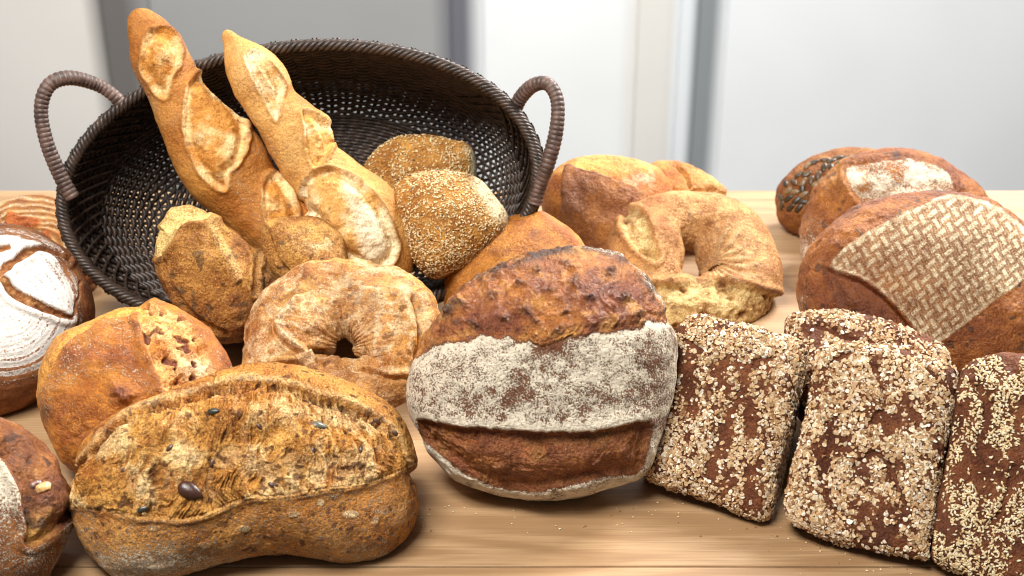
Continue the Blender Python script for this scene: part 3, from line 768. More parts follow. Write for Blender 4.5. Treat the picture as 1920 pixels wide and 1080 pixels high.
bgB, biB = sweep('baguette', [(423, 58, 3), (426, 64, 10), (438, 84, 22), (458, 112, 42), (486, 150, 55), (514, 200, 49), (556, 252, 62), (578, 300, 56), (618, 344, 66), (654, 394, 88), (686, 442, 86), (716, 490, 68), (738, 525, 42), (748, 542, 8)],
     np.interp(np.arange(14), [0, 4, 13], [1.365, 1.365, 1.385]), baguette_feat(cB, np.array([.72, .41, .13]), np.array([.54, .245, .055]), np.array([.92, .78, .50]), exB, .12), M_bag, fz=.80, tilt=0, seed=8, floor=False)
tag(bgB, 'paler pointed baguette with a wide creamy split, right of the taller baguette in the basket', 'baguette', 'baguettes in the basket')

# ---- small rolls in the basket
def f_roll(X, Y, Q):
    w = N(Q, 70, 3, 1)*5
    cup = poly_sd(X+w*.6, Y+w*.6, [(280, 430), (305, 410), (322, 388), (345, 372), (378, 376), (412, 404), (392, 412), (360, 414), (336, 424), (326, 444), (312, 470), (290, 480)])
    cm = ss(2, -2, cup)
    d1, s1, t1 = line_d(X+w, Y+w, [(398, 428), (415, 462), (432, 492), (448, 525)])
    d2, s2, t2 = line_d(X+w, Y+w, [(410, 408), (445, 432), (472, 460), (480, 500), (478, 545)])
    D = N(Q, 22, 3, 2)*0.00150+N(Q, 70, 3, 3)*.002+.003*ss(10, 0, np.abs(cup-6))-.006*ss(0, -16, cup)
    D = D+.003*ss(14, 2, d1)-.004*ss(8, 1, np.abs(d2-2))*(s2 > -2)+.003*ss(12, 3, np.abs(d2-9))
    d3, _, _ = line_d(X+w, Y+w, [(300, 480), (325, 545), (375, 600), (425, 628)])
    D = D-.003*ss(9, 1, d3)
    c = mix(np.array([.52, .26, .065]), np.array([.35, .145, .032]), np.clip(.5+.8*N(Q, 45, 4, 4), 0, 1))
    c = mix(c, np.array([.70, .44, .17]), ss(16, 4, d1)*.7)
    c = mix(c, np.array([.84, .60, .24]), cm)
    c = mix(c, np.array([.58, .34, .15]), (s2 < 0)*ss(0, 8, d2)*.5*ss(455, 480, X))
    c = mix(c, np.array([.11, .07, .035]), pores(Q, 150, 6, .48, .72)*.65*(1-cm)*ss(430, 480, Y))
    return D, c, np.clip(.10+.22*ss(470, 500, X)*ss(600, 540, Y)+.08*N(Q, 40, 2, 7), 0, 1)*(1-cm), .35+0*X
g_, _ = blob('bread_roll', [(290, 430), (305, 415), (325, 392), (345, 379), (372, 383), (407, 406), (439, 430), (473, 458), (504, 494), (519, 528), (511, 567), (488, 602), (455, 635), (423, 640), (382, 622), (341, 588), (309, 544), (292, 492)],
     (440, 640, 0, 1.330), f_roll, M_crumb, tilt=4, Hf=.036, Hb=.034, p=2.3, seed=9, floor=False)
tag(g_, 'oval dark speckled roll with a pale torn corner, inside the left of the basket', 'roll')
def f_roll2(X, Y, Q):
    w = N(Q, 70, 3, 1)*4
    d2, s2, _ = line_d(X+w, Y+w, [(495, 425), (510, 465), (530, 500), (555, 530)])
    D = N(Q, 30, 3, 2)*.003+N(Q, 110, 3, 3)*.001-.003*ss(8, 1, d2)
    c = mix(np.array([.60, .33, .09]), np.array([.42, .19, .045]), np.clip(.5+.8*N(Q, 60, 4, 4), 0, 1))
    c = mix(c, np.array([.84, .66, .36]), spot(X, Y, 602, 452, 42, 20)*1.0*ss(-.5, .4, N(Q, 90, 2, 8)))
    c = mix(c, np.array([.12, .08, .04]), pores(Q, 190, 6, .5, .75)*.6)
    return D, c, np.clip(.1+.1*N(Q, 40, 2, 7), 0, 1), .3+0*X
g_, _ = blob('bread_roll', [(492, 424), (518, 408), (550, 405), (590, 410), (620, 428), (645, 455), (655, 520), (640, 580), (600, 600), (550, 580), (510, 520), (494, 470)],
     (600, 600, 0, 1.345), f_roll2, M_crumb, tilt=4, Hf=.034, Hb=.03, p=2.3, seed=10, floor=False, res=.8)
tag(g_, 'small speckled tan roll wedged below the two baguettes, behind the ring loaf', 'roll')

# ---- two sesame rolls
def f_ses(creases, pale_):
    def f(X, Y, Q):
        w = N(Q, 50, 3, 1)*4
        D = N(Q, 20, 2, 2)*.0015+.001
        for pts, dep, wd in creases:
            d = line_d(X+w, Y+w, pts)[0]; D = D-dep*ss(wd, 0, d)+dep*.5*ss(wd, 0, np.abs(d-wd*1.2))
        c = mix(np.array([.56, .29, .07]), np.array([.40, .175, .035]), np.clip(.5+.7*N(Q, 40, 3, 4), 0, 1))
        pm2 = ss(8, -8, poly_sd(X+w, Y+w, pale_)); f.pale = pm2
        c = mix(c, np.array([.88, .77, .50]), pm2)
        return D, c, .08+0*X, .35+0*X
    return f
SESC = [(.78, .60, .32), (.86, .72, .44), (.62, .40, .16), (.70, .48, .22)]
for k_, (ol, rst, crs, pl, lab) in enumerate([
    ([(684, 324), (708, 286), (747, 261), (800, 258), (845, 264), (877, 272), (892, 297), (894, 340), (885, 400), (800, 440), (725, 410), (693, 360)], (800, 440, 0, 1.475),
     [([(700, 345), (735, 310), (785, 290), (850, 282)], .0014, 22)], [(868, 275), (900, 290), (902, 345), (884, 335), (880, 300)], 'sesame roll half hidden behind the other sesame roll in the basket'),
    ([(731, 385), (742, 350), (775, 328), (830, 322), (885, 334), (915, 356), (949, 408), (937, 450), (885, 494), (838, 517), (809, 521), (775, 492), (750, 446)], (810, 521, 0, 1.395),
     [([(738, 430), (760, 392), (810, 366), (880, 356)], .0012, 24)], [(888, 328), (925, 358), (960, 412), (932, 420), (908, 388), (888, 352)], 'front sesame roll with a pale bare right edge, nearest the right side of the basket')]):
    ff = f_ses(crs, pl)
    sb, si = blob('sesame_roll', ol, rst, ff, M_rust, tilt=2, Hf=.034+.014*k_, Hb=.03, p=2.3, seed=11+k_*20, floor=False)
    tag(sb, lab, 'roll', 'sesame rolls in the basket')
    mk = (.4+.6*ss(-.3, .5, N(si['Q'], 60, 3, 40)))*(1-.9*ff.pale)
    scatter(sb, 'sesame_seeds', None, M_ses, si, 2300 if k_ else 1500, mk, 'seed', (.0011, .0018), SESC, rs=1+k_*7)
    scatter(sb, 'dark_seeds', None, M_seed, si, 110, mk, 'seed', (.0010, .0016), [(.12, .08, .05)], rs=2+k_*7)

# ---- ring loaves
def f_ring(X, Y, Q):
    w = N(Q, 60, 3, 1)*5
    cx, cy = 652, 652
    an = np.arctan2(Y-cy, X-cx); rd = np.hypot(X-cx, (Y-cy)*1.15)
    wr = np.sin(an*34+N(Q, 25, 2, 3)*3.0+rd*.02)
    inner = ss(105, 25, rd)*ss(30, -60, Y-cy)
    D = N(Q, 22, 3, 2)*.003+N(Q, 60, 3, 4)*.0020+ridged(Q, 90, 3, 43)*.0009+inner*wr*.0015+.002*ss(.2, .9, np.sin(an*3+rd*.035+N(Q, 20, 2, 33)*1.5))
    d1, s1, t1 = line_d(X+w, Y+w, [(560, 560), (528, 598), (530, 625), (565, 655), (590, 690)])
    D = D+.0065*ss(13, 0, d1)-.005*ss(9, 0, np.abs(d1-15))*(s1 > 0)
    d2, s2, _ = line_d(X+w, Y+w, [(470, 690), (560, 682), (640, 690), (720, 705), (785, 712)])
    D = D-.005*ss(7, 0, d2)+.003*ss(12, 2, np.abs(d2-9))*(s2 < 0)
    d3, s3, _ = line_d(X+w, Y+w, [(775, 560), (790, 610), (785, 660), (775, 700)])
    D = D-.007*ss(10, 0, d3)+.004*ss(14, 0, np.abs(d3-18))
    d4, _, _ = line_d(X+w, Y+w, [(530, 545), (570, 510), (620, 492), (690, 490), (740, 515)])
    c = mix(np.array([.60, .33, .115]), np.array([.46, .20, .055]), np.clip(.5+.8*N(Q, 35, 4, 5), 0, 1))
    c = mix(c, np.array([.76, .58, .34]), np.clip(.35*ss(0, .8, N(Q, 40, 3, 63))+inner*.55*(.6+.4*wr)+ss(12, 0, d1)*.5, 0, 1))
    c = mix(c, np.array([.66, .34, .08]), ss(700, 800, X)*.5)
    c = mix(c, np.array([.26, .09, .035]), ss(10, 0, d4)*ss(0, .6, N(Q, 60, 3, 6))*.8)
    c = mix(c, DARK, pores(Q, 170, 8, .52, .75)*.6); c = mix(c, np.array([.84, .68, .44]), ss(.25, .7, ridged(Q, 70, 3, 71))*.45)
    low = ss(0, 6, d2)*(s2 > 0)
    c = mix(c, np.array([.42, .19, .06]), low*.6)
    return D, c, np.clip(.22+.15*N(Q, 40, 3, 7)+.2*spot(X, Y, 690, 560, 80, 50), 0, 1), .25+0*X
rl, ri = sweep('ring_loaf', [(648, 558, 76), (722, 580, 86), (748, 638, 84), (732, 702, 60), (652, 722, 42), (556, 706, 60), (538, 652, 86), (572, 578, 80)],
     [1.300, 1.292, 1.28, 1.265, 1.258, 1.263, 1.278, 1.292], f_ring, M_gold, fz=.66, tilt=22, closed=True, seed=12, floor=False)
tag(rl, 'ring shaped loaf with twisted pale folds, between the oval roll and the floured walnut loaf', 'ring bread')

def f_ring2(X, Y, Q):
    w = N(Q, 60, 3, 1)*5
    cx, cy = 1335, 488
    an = np.arctan2(Y-cy, X-cx); rd = np.hypot(X-cx, (Y-cy)*1.2)
    wr = np.sin(an*20+N(Q, 25, 2, 3)*4.5+rd*.06)
    inner = ss(130, 30, rd)*ss(-30, 20, X-cx+.0*Y)
    D = N(Q, 22, 3, 2)*0.00150+N(Q, 80, 3, 4)*.0012+inner*wr*.0009
    # torn crumb pocket on the left arm, and the open front below the crust flap
    pk = poly_sd(X+w*.6, Y+w*.5, [(1172, 392), (1205, 398), (1218, 420), (1228, 455), (1236, 480), (1225, 488), (1196, 470), (1174, 440), (1165, 410)])
    yo = above(X, [(1180, 525), (1210, 531), (1260, 530), (1320, 522), (1380, 528), (1440, 545), (1480, 560)])+w*.5
    op = ss(-2, 4, Y-yo); pm = ss(2, -3, pk)
    D = D-.004*pm+.003*ss(10, 1, np.abs(pk-6))-.006*ss(-1, 8, Y-yo)+.004*ss(6, 50, Y-yo)+.003*ss(10, 0, np.abs(Y-yo+7))
    cell = N(Q, 100, 3, 9, (1, 1, 1))
    D = D-np.clip(cell, 0, 1)*.0035*np.maximum(op, pm)
    c = mix(np.array([.62, .35, .14]), np.array([.46, .21, .07]), np.clip(.5+.9*N(Q, 32, 4, 5), 0, 1))
    c = mix(c, np.array([.58, .40, .21]), np.clip(inner*(.55+.4*wr), 0, 1)*.8)
    ed = ss(-.4, .4, N(Q, 60, 3, 16))
    c = mix(c, np.array([.50, .20, .05]), ss(1230, 1190, X)*.35)
    cc = mix(np.array([.74, .54, .24]), np.array([.42, .21, .06]), np.clip(.35+.9*cell, 0, 1))
    c = mix(c, cc, np.maximum(op, pm))
    c = mix(c, DARK, np.maximum(op, pm)*ss(.5, .85, cell)*.7)
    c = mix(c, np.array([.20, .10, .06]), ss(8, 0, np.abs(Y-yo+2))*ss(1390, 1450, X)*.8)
    c = mix(c, DARK, pores(Q, 150, 8, .7, .9)*.5)
    return D, c, np.clip((.2+.15*N(Q, 40, 3, 7))*(1-op), 0, 1), .22+0*X
rr, rri = sweep('ring_loaf', [(1302, 414, 56), (1354, 436, 68), (1386, 490, 74), (1388, 545, 70), (1328, 578, 60), (1254, 568, 60), (1213, 522, 68), (1212, 460, 72), (1242, 420, 58)],
     [1.53, 1.525, 1.51, 1.49, 1.47, 1.47, 1.48, 1.50, 1.52], f_ring2, M_gold, fz=.90, tilt=18, closed=True, seed=13)
tag(rr, 'ring shaped loaf with torn open front edge, on the bare table at the back', 'ring bread')

# ---- orange roll behind the centre loaf
def f_or2(X, Y, Q):
    w = N(Q, 60, 3, 1)*4
    d1, s1, _ = line_d(X+w, Y+w, [(1010, 395), (1030, 418), (1062, 440), (1098, 478)])
    D = N(Q, 20, 3, 2)*0.00125+.0025*ss(13, 0, d1)+N(Q, 100, 3, 3)*.0006
    c = mix(np.array([.60, .27, .05]), np.array([.44, .155, .022]), np.clip(.45+.7*N(Q, 28, 4, 4), 0, 1))
    c = mix(c, np.array([.25, .08, .02]), np.clip(spot(X, Y, 926, 472, 15)+spot(X, Y, 1000, 440, 12), 0, 1)*.8)
    c = mix(c, np.array([.46, .13, .03]), ss(10, 2, d1)*.7)
    return D, c, np.clip(.22+.12*N(Q, 60, 3, 5), 0, 1), .55+0*X
g_, _ = blob('bread_roll', [(1012, 403), (1060, 424), (1095, 462), (1112, 530), (1080, 610), (1000, 660), (900, 650), (845, 600), (832, 550), (838, 500), (858, 455), (895, 427), (950, 411)],
     (960, 660, .002), f_or2, M_rust, tilt=6, Hf=.060, Hb=.045, seed=14)
tag(g_, 'smooth orange round roll', 'roll')
g_['label'] = 'smooth orange brown round roll peeking out directly behind the floured walnut loaf'

# ---- golden loaves at the back
def f_gb(X, Y, Q):
    w = N(Q, 60, 3, 1)*4
    fp = poly_sd(X+w*.5, Y+w, [(1062, 318), (1085, 318), (1105, 326), (1150, 340), (1195, 358), (1215, 380), (1200, 500), (1060, 500), (1050, 440), (1055, 380)])
    fm = ss(2, -2, fp)
    D = N(Q, 20, 3, 2)*0.00150+N(Q, 90, 3, 3)*.0008+.009*ss(5, -6, fp)-.004*ss(-8, -60, fp)
    c = mix(np.array([.60, .23, .035]), np.array([.44, .14, .018]), np.clip(.5+.8*N(Q, 35, 4, 4), 0, 1))
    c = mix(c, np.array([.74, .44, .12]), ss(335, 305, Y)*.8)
    c2 = mix(np.array([.46, .19, .05]), np.array([.32, .125, .045]), np.clip(.5+.8*N(Q, 45, 4, 5), 0, 1))
    c = mix(c, c2, fm); c = mix(c, DARK, ss(7, 0, np.abs(fp+3))*ss(-.2, .4, N(Q, 60, 3, 6))*ss(400, 350, Y)*.85)
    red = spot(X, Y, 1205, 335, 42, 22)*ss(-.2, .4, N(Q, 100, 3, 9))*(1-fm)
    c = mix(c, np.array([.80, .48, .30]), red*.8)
    return D, c, np.clip(.16+.12*N(Q, 50, 3, 7), 0, 1), .5+0*X
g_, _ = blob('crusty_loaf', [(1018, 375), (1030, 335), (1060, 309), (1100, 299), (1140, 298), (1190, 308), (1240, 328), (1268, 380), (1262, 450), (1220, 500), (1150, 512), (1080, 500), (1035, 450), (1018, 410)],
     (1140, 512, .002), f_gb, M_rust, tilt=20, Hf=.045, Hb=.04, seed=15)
tag(g_, 'orange crusty loaf with a dark edged raised flap, beside the right basket handle', 'bread')
def f_gb2(X, Y, Q):
    w = N(Q, 60, 3, 1)*4
    d1, _, _ = line_d(X+w, Y+w, [(1270, 372), (1310, 358), (1345, 356), (1370, 372)]); d2, _, _ = line_d(X+w, Y+w, [(1268, 312), (1285, 330), (1292, 350)])
    D = N(Q, 26, 3, 2)*0.00150-.005*ss(9, 0, d1)-.0035*ss(7, 0, d2)+N(Q, 90, 3, 5)*.0015
    c = mix(np.array([.64, .33, .09]), np.array([.46, .18, .035]), np.clip(.5+.9*N(Q, 40, 4, 4), 0, 1))
    c = mix(c, np.array([.74, .46, .18]), ss(1290, 1330, X)*.4)
    return D, c, np.clip(.16+.12*N(Q, 50, 3, 7), 0, 1), .4+0*X
g_, _ = blob('crusty_loaf', [(1195, 330), (1215, 311), (1260, 308), (1305, 322), (1338, 340), (1362, 362), (1370, 395), (1350, 440), (1290, 465), (1220, 460), (1190, 400)],
     (1280, 465, .002), f_gb2, M_gold, tilt=22, Hf=.035, Hb=.035, seed=16)
tag(g_, 'small golden crusty loaf half hidden at the very back, above the open ring loaf', 'bread')

# ---- stencilled loaf, right
def f_sten(X, Y, Q):
    w = N(Q, 60, 3, 1)*3
    st = poly_sd(X+w*.5, Y+w*.5, [(1557, 500), (1604, 449), (1685, 404), (1740, 380), (1778, 368), (1840, 376), (1905, 412), (1960, 470), (1985, 500), (1920, 527), (1860, 568), (1807, 608), (1765, 640), (1735, 640), (1704, 598), (1661, 553), (1612, 521)], 3)
    sm = ss(2.5, -2.5, st)
    gl_ = poly_sd(X+w, Y+w, [(1545, 505), (1575, 508), (1620, 528), (1665, 562), (1705, 610), (1730, 648), (1690, 650), (1640, 640), (1590, 600), (1558, 550)])
    gm = ss(4, -4, gl_)
    # woven-cloth pattern: short strands crossing over and under
    cu, su = math.cos(math.radians(-30)), math.sin(math.radians(-30))
    u = ((X-1557)*cu+(Y-500)*su)/20.5+.05*w*.3; v = (-(X-1557)*su+(Y-500)*cu)/20.5
    v = v*(1+.0006*(X-1700)); u = u+v*.10
    i = np.floor(u); j = np.floor(v); fu = u-i-.5; fv = v-j-.5
    hor = ((i+j) % 2) == 0
    wv = np.where(hor, ss(.26, .15, np.abs(fv+fu*.12))*ss(.62, .48, np.abs(fu)), ss(.24, .13, np.abs(fu-fv*.12))*ss(.62, .48, np.abs(fv)))
    thr = .5+.5*np.sin(u*25*.95+N(Q, 120, 2, 3)*.8)
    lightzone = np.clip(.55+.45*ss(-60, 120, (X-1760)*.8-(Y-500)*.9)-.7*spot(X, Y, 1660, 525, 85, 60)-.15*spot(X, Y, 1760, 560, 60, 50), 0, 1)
    D = N(Q, 16, 2, 2)*0.00150+sm*(.0004+wv*.0002)-.006*ss(2, -10, gl_)+.005*ss(-4, -40, gl_)+.0025*ss(9, 1, np.abs(st-1))*ss(1740, 1700, X)*ss(490, 520, Y)
    D = D+(1-sm)*N(Q, 60, 3, 4)*.002
    c = mix(np.array([.44, .165, .035]), np.array([.24, .075, .022]), np.clip(.5+.8*N(Q, 35, 4, 5), 0, 1))
    c = mix(c, np.array([.15, .045, .02]), gm*.6)
    c = mix(c, np.array([.40, .22, .12]), sm*.45*thr); 
    c = mix(c, BURN, (1-sm)*pores(Q, 110, 12, .6, .85)*.7)
    cream = np.array([.86, .78, .55])
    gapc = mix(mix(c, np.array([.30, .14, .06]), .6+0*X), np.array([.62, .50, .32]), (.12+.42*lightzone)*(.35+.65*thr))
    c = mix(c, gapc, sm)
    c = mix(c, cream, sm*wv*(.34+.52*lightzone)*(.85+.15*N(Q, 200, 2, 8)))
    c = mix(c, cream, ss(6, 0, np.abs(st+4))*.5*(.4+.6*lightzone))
    lf = ss(1530, 1500, X+w)*ss(520, 560, Y)
    fl = sm*(.12+.10*N(Q, 120, 2, 9))+(1-sm)*(.10+.12*N(Q, 35, 3, 10))*(1-gm)+lf*.3
    return D, c, np.clip(fl, 0, 1), (1-sm)*(.65+.35*gm)
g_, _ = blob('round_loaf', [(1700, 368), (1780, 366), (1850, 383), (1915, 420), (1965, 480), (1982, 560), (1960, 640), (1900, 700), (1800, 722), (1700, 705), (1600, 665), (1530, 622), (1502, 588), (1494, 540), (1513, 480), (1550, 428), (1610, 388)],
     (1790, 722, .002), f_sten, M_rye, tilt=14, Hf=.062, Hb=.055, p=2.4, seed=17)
tag(g_, 'large brown loaf with a pale woven cloth pattern floured on top, at the right', 'bread')

def f_rb(X, Y, Q):
    w = N(Q, 60, 3, 1)*4
    st = poly_sd(X+w, Y+w, [(1584, 323), (1615, 308), (1645, 304), (1706, 300), (1767, 316), (1785, 350), (1775, 385), (1700, 390), (1625, 380), (1600, 358)])
    sm = ss(3, -3, st)
    D = N(Q, 20, 3, 2)*0.00150+sm*.001+N(Q, 60, 3, 3)*.0018+.003*ss(12, 0, np.abs(st-8))
    c = mix(np.array([.44, .165, .03]), np.array([.27, .085, .022]), np.clip(.5+.8*N(Q, 40, 4, 5), 0, 1))
    c = mix(c, np.array([.54, .26, .06]), spot(X, Y, 1570, 330, 40, 50)*.6)
    c = mix(c, BURN, (1-sm)*pores(Q, 90, 6, .45, .8)*.7)
    fl = sm*(.62+.25*N(Q, 60, 3, 6))+(1-sm)*(.2*ss(430, 470, Y)+.14+.3*ss(1580, 1520, X)*ss(360, 420, Y)*.8)
    return D, c, np.clip(fl, 0, 1), .5*(1-sm)
g_, _ = blob('round_loaf', [(1498, 450), (1505, 410), (1522, 362), (1558, 320), (1600, 296), (1650, 284), (1700, 286), (1760, 304), (1810, 332), (1846, 368), (1860, 430), (1800, 500), (1700, 535), (1580, 535), (1515, 505)],
     (1650, 535, .002), f_rb, M_rye, tilt=16, Hf=.05, Hb=.045, seed=18)
tag(g_, 'brown loaf with a rough white flour patch, behind the cloth patterned loaf', 'bread')

def f_far(X, Y, Q):
    D = N(Q, 25, 3, 2)*0.00150+N(Q, 90, 3, 3)*.001
    c = mix(np.array([.36, .15, .035]), np.array([.24, .085, .022]), np.clip(.5+.8*N(Q, 40, 4, 5), 0, 1))
    return D, c, np.clip(.1+.1*N(Q, 50, 3, 7), 0, 1), .3+0*X
fo, fio = blob('round_loaf', [(1454, 385), (1460, 350), (1488, 320), (1530, 296), (1590, 281), (1650, 288), (1690, 325), (1690, 400), (1620, 448), (1555, 452), (1500, 440), (1465, 418)],
     (1540, 452, .002), f_far, M_rye, tilt=18, Hf=.042, Hb=.04, seed=19)
tag(fo, 'dark brown loaf topped with pumpkin seeds, farthest back on the right', 'bread')
pm_ = [ell_mesh('pumpkin_seed', .0064, .0034, .0018, c_, .06, n=10, seed=k, point=.25) for k, c_ in enumerate([(.05, .032, .015), (.09, .055, .025), (.22, .14, .06)])]
gs = np.random.default_rng(5)
n_ = 0; done_ = []; tr_ = 0
while n_ < 46 and tr_ < 3000:
    tr_ += 1
    x = gs.uniform(1462, 1650); y = gs.uniform(286, 392)
    if poly_sd(np.array([x]), np.array([y]), [(1458, 385), (1464, 352), (1492, 324), (1532, 302), (1592, 289), (1655, 292), (1620, 318), (1560, 345), (1530, 380), (1490, 392)])[0] > 0: continue
    if any((x-a)**2+(y-b)**2 < 120 for a, b in done_): continue
    done_.append((x, y)); put(fo, fio, 'pumpkin_seed', pm_[n_ % 3], M_seed, x, y, gs.uniform(-1.5, 1.5), -.0002); n_ += 1

# ---- oat loaves
def f_oat(streaks, cham=()):
    def f(X, Y, Q):
        w = N(Q, 40, 3, 1)*9
        cr = np.zeros_like(X)
        for pts, wd in streaks:
            d, _, _ = line_d(X+w, Y+w, pts); cr = np.maximum(cr, ss(wd, wd*.3, d))
        D = N(Q, 25, 3, 2)*0.0012+N(Q, 80, 3, 3)*.0012-.0025*cr
        c = mix(np.array([.23, .082, .032]), np.array([.12, .040, .018]), np.clip(.5+.8*N(Q, 60, 4, 4), 0, 1))
        f.cr = cr
        for (x0, y0), (x1, y1), wd in cham:                     # loaf sides turning away from the flat face
            L = math.hypot(x1-x0, y1-y0); dd = ((x1-x0)*(Y-y0)-(y1-y0)*(X-x0))/L
            D = D-.9*np.maximum(dd, 0)*.00044*ss(0, 6, dd)*1.3; f.cr = np.maximum(f.cr, ss(3, 9, dd)); c = mix(c, np.array([.36, .20, .11]), ss(2, 10, dd)*.8)
        return D, c, np.clip(.10+.08*N(Q, 50, 2, 6), 0, 1), .2+0*X
    return f
OATC = [(.66, .47, .27), (.80, .67, .47), (.50, .30, .13), (.62, .42, .22), (.34, .17, .07), (.88, .80, .66), (.74, .57, .36), (.56, .36, .18)]
def oat_mask(info, cr, seed, lo=-.62, hi=.38):
    X, Y = info['X'], info['Y']
    fine = N(P2(X, Y), 95, 3, seed+5, (1, .6, 1))
    return np.clip(ss(lo, hi, N(info['Q'], 40, 3, seed)*.6+fine*.75)+.03, 0, 1)*(1-.93*cr)
s1 = f_oat([([(1345, 700), (1380, 680), (1400, 720), (1360, 790), (1350, 840), (1330, 890)], 20), ([(1280, 660), (1262, 740), (1245, 800)], 9), ([(1420, 690), (1440, 670)], 12), ([(1290, 640), (1320, 660)], 9)], [((1432, 975), (1506, 655), 1), ((1195, 868), (1440, 968), 1)][:0])
o1, i1 = blob('oat_loaf', [(1285, 606), (1305, 594), (1400, 612), (1494, 640), (1510, 660), (1503, 705), (1482, 800), (1459, 900), (1449, 950), (1434, 972), (1405, 970), (1340, 946), (1230, 905), (1206, 888), (1203, 862), (1225, 770), (1250, 690), (1270, 625)],
     (1330, 950, .004), s1, M_rye, tilt=16, Hf=.024, Hb=.095, p=4.4, q=5, yaw=-9, seed=20, c=(1365, 785))
tag(o1, 'oat crusted pan loaf leaning beside the floured walnut loaf, with a bare brown crack', 'bread', 'oat crusted pan loaves')
scatter(o1, 'oat_flakes', None, M_oat, i1, 7600, oat_mask(i1, s1.cr, 41), 'flake', (.0009, .0027), OATC, rs=3)
s2 = f_oat([([(1560, 800), (1550, 860), (1545, 920), (1560, 960)], 14), ([(1640, 690), (1655, 740), (1640, 790)], 10), ([(1600, 870), (1640, 850), (1670, 880), (1700, 960)], 9), ([(1540, 690), (1600, 660)], 9), ([(1740, 690), (1765, 715)], 9)])
o2, i2 = blob('oat_loaf', [(1528, 682), (1548, 648), (1640, 650), (1720, 668), (1780, 690), (1792, 712), (1781, 800), (1764, 900), (1742, 1030), (1730, 1050), (1640, 1036), (1540, 1008), (1484, 982), (1472, 958), (1479, 900), (1500, 820), (1518, 735)],
     (1600, 1030, .004), s2, M_rye, tilt=16, Hf=.024, Hb=.095, p=4.4, q=5, yaw=-9, seed=21, c=(1630, 845))
tag(o2, 'evenly oat pan loaf between the cracked oat loaf and the sesame pan loaf', 'bread', 'oat crusted pan loaves')
scatter(o2, 'oat_flakes', None, M_oat, i2, 9000, oat_mask(i2, s2.cr, 42), 'flake', (.0009, .0028), OATC, rs=4)
s3 = f_oat([([(1540, 615), (1600, 635), (1680, 660), (1740, 690)], 9)])
o3, i3 = blob('oat_loaf', [(1470, 625), (1482, 602), (1530, 594), (1590, 598), (1660, 613), (1735, 642), (1768, 664), (1780, 710), (1770, 800), (1640, 830), (1520, 780), (1475, 700)],
     (1640, 830, .030), s3, M_rye, tilt=28, Hf=.026, Hb=.055, p=4.5, seed=22)
tag(o3, 'oat crusted pan loaf lying behind the other two, only its top edge visible', 'bread', 'oat crusted pan loaves')
scatter(o3, 'oat_flakes', None, M_oat, i3, 4800, oat_mask(i3, s3.cr, 43), 'flake', (.0009, .0027), OATC, rs=5)
s4 = f_oat([([(1835, 720), (1850, 770), (1835, 830), (1860, 870)], 16), ([(1900, 880), (1890, 930), (1850, 990)], 12), ([(1800, 760), (1795, 820)], 7)])
o4, i4 = blob('sesame_loaf', [(1796, 714), (1814, 688), (1850, 672), (1910, 667), (1990, 676), (2060, 710), (2070, 800), (2050, 950), (2020, 1120), (1920, 1112), (1830, 1088), (1760, 1060), (1744, 1035), (1750, 980), (1768, 890), (1786, 790)],
     (1850, 1092, .004), s4, M_rye, tilt=16, Hf=.024, Hb=.060, p=5, q=5, yaw=2, seed=23, c=(1905, 885))
tag(o4, 'dark pan loaf crusted with sesame seeds, cut off by the lower right edge', 'bread')
scatter(o4, 'sesame_seeds', None, M_ses, i4, 4900, oat_mask(i4, s4.cr, 44, -.45, .45), 'seed', (.0013, .0019), [(.80, .64, .38), (.86, .74, .50), (.66, .46, .22)], rs=6)

# ================================================================== TABLE AND BACKGROUND
def box(mbv, x0, x1, y0, y1, z0, z1):
    v = np.array([[x, y, z] for x in (x0, x1) for y in (y0, y1) for z in (z0, z1)])
    f = np.array([[0, 1, 3, 2], [4, 6, 7, 5], [0, 4, 5, 1], [2, 3, 7, 6], [0, 2, 6, 4], [1, 5, 7, 3]]); mbv.add((v, f))
yb = on_z(1400, 357)[1]; yf = on_z(960, 1062)[1]
def wood(name, cath=True):
    m, nt, b = newmat(name); tc = nt.nodes.new('ShaderNodeTexCoord').outputs['Object']
    mp = nt.nodes.new('ShaderNodeMapping'); mp.inputs['Scale'].default_value = (.9, 7, 1); nt.links.new(tc, mp.inputs['Vector'])
    big = noise(nt, mp.outputs[0], 2.2, 2, .5)
    rings = mth(nt, 'SINE', mth(nt, 'MULTIPLY', big, 40))
    mp2 = nt.nodes.new('ShaderNodeMapping'); mp2.inputs['Scale'].default_value = (9, 330, 1); nt.links.new(tc, mp2.inputs['Vector'])
    fine = noise(nt, mp2.outputs[0], 1.6, 4, .6)
    c = mixc(nt, maprange(nt, rings, -.9, .2), (.31, .178, .082), (.385, .235, .115))
    c = mixc(nt, maprange(nt, rings, .0, 1.0), c, (.42, .265, .135))
    c = mixc(nt, maprange(nt, fine, .35, .72, 0, .75), c, (.25, .140, .062))
    c = mixc(nt, maprange(nt, noise(nt, tc, 5, 2), .35, .65, 0, .3), c, (.46, .30, .16))
    nt.links.new(c, b.inputs['Base Color']); b.inputs['Roughness'].default_value = .52
    bp = nt.nodes.new('ShaderNodeBump'); bp.inputs['Strength'].default_value = .12; bp.inputs['Distance'].default_value = .0006
    nt.links.new(fine, bp.inputs['Height']); nt.links.new(bp.outputs[0], b.inputs['Normal']); return m
M_wood = wood('maple_wood')
tb = bpy.data.objects.new('wooden_table', None); C.objects.link(tb); tb.location = (0, (yb+yf)/2, -.75)
tag(tb, 'pale wooden table top carrying all of the breads and the basket', 'table')
og = np.array([0, (yb+yf)/2, -.75])
def boxpart(name, dims, mat, bev=.003):
    m_ = MB(); box(m_, *dims); o = m_.build(name, mat, tb, og)
    o.data.polygons.foreach_set('use_smooth', np.zeros(6, bool))
    bv = o.modifiers.new('b', 'BEVEL'); bv.width = bev; bv.segments = 3; return o
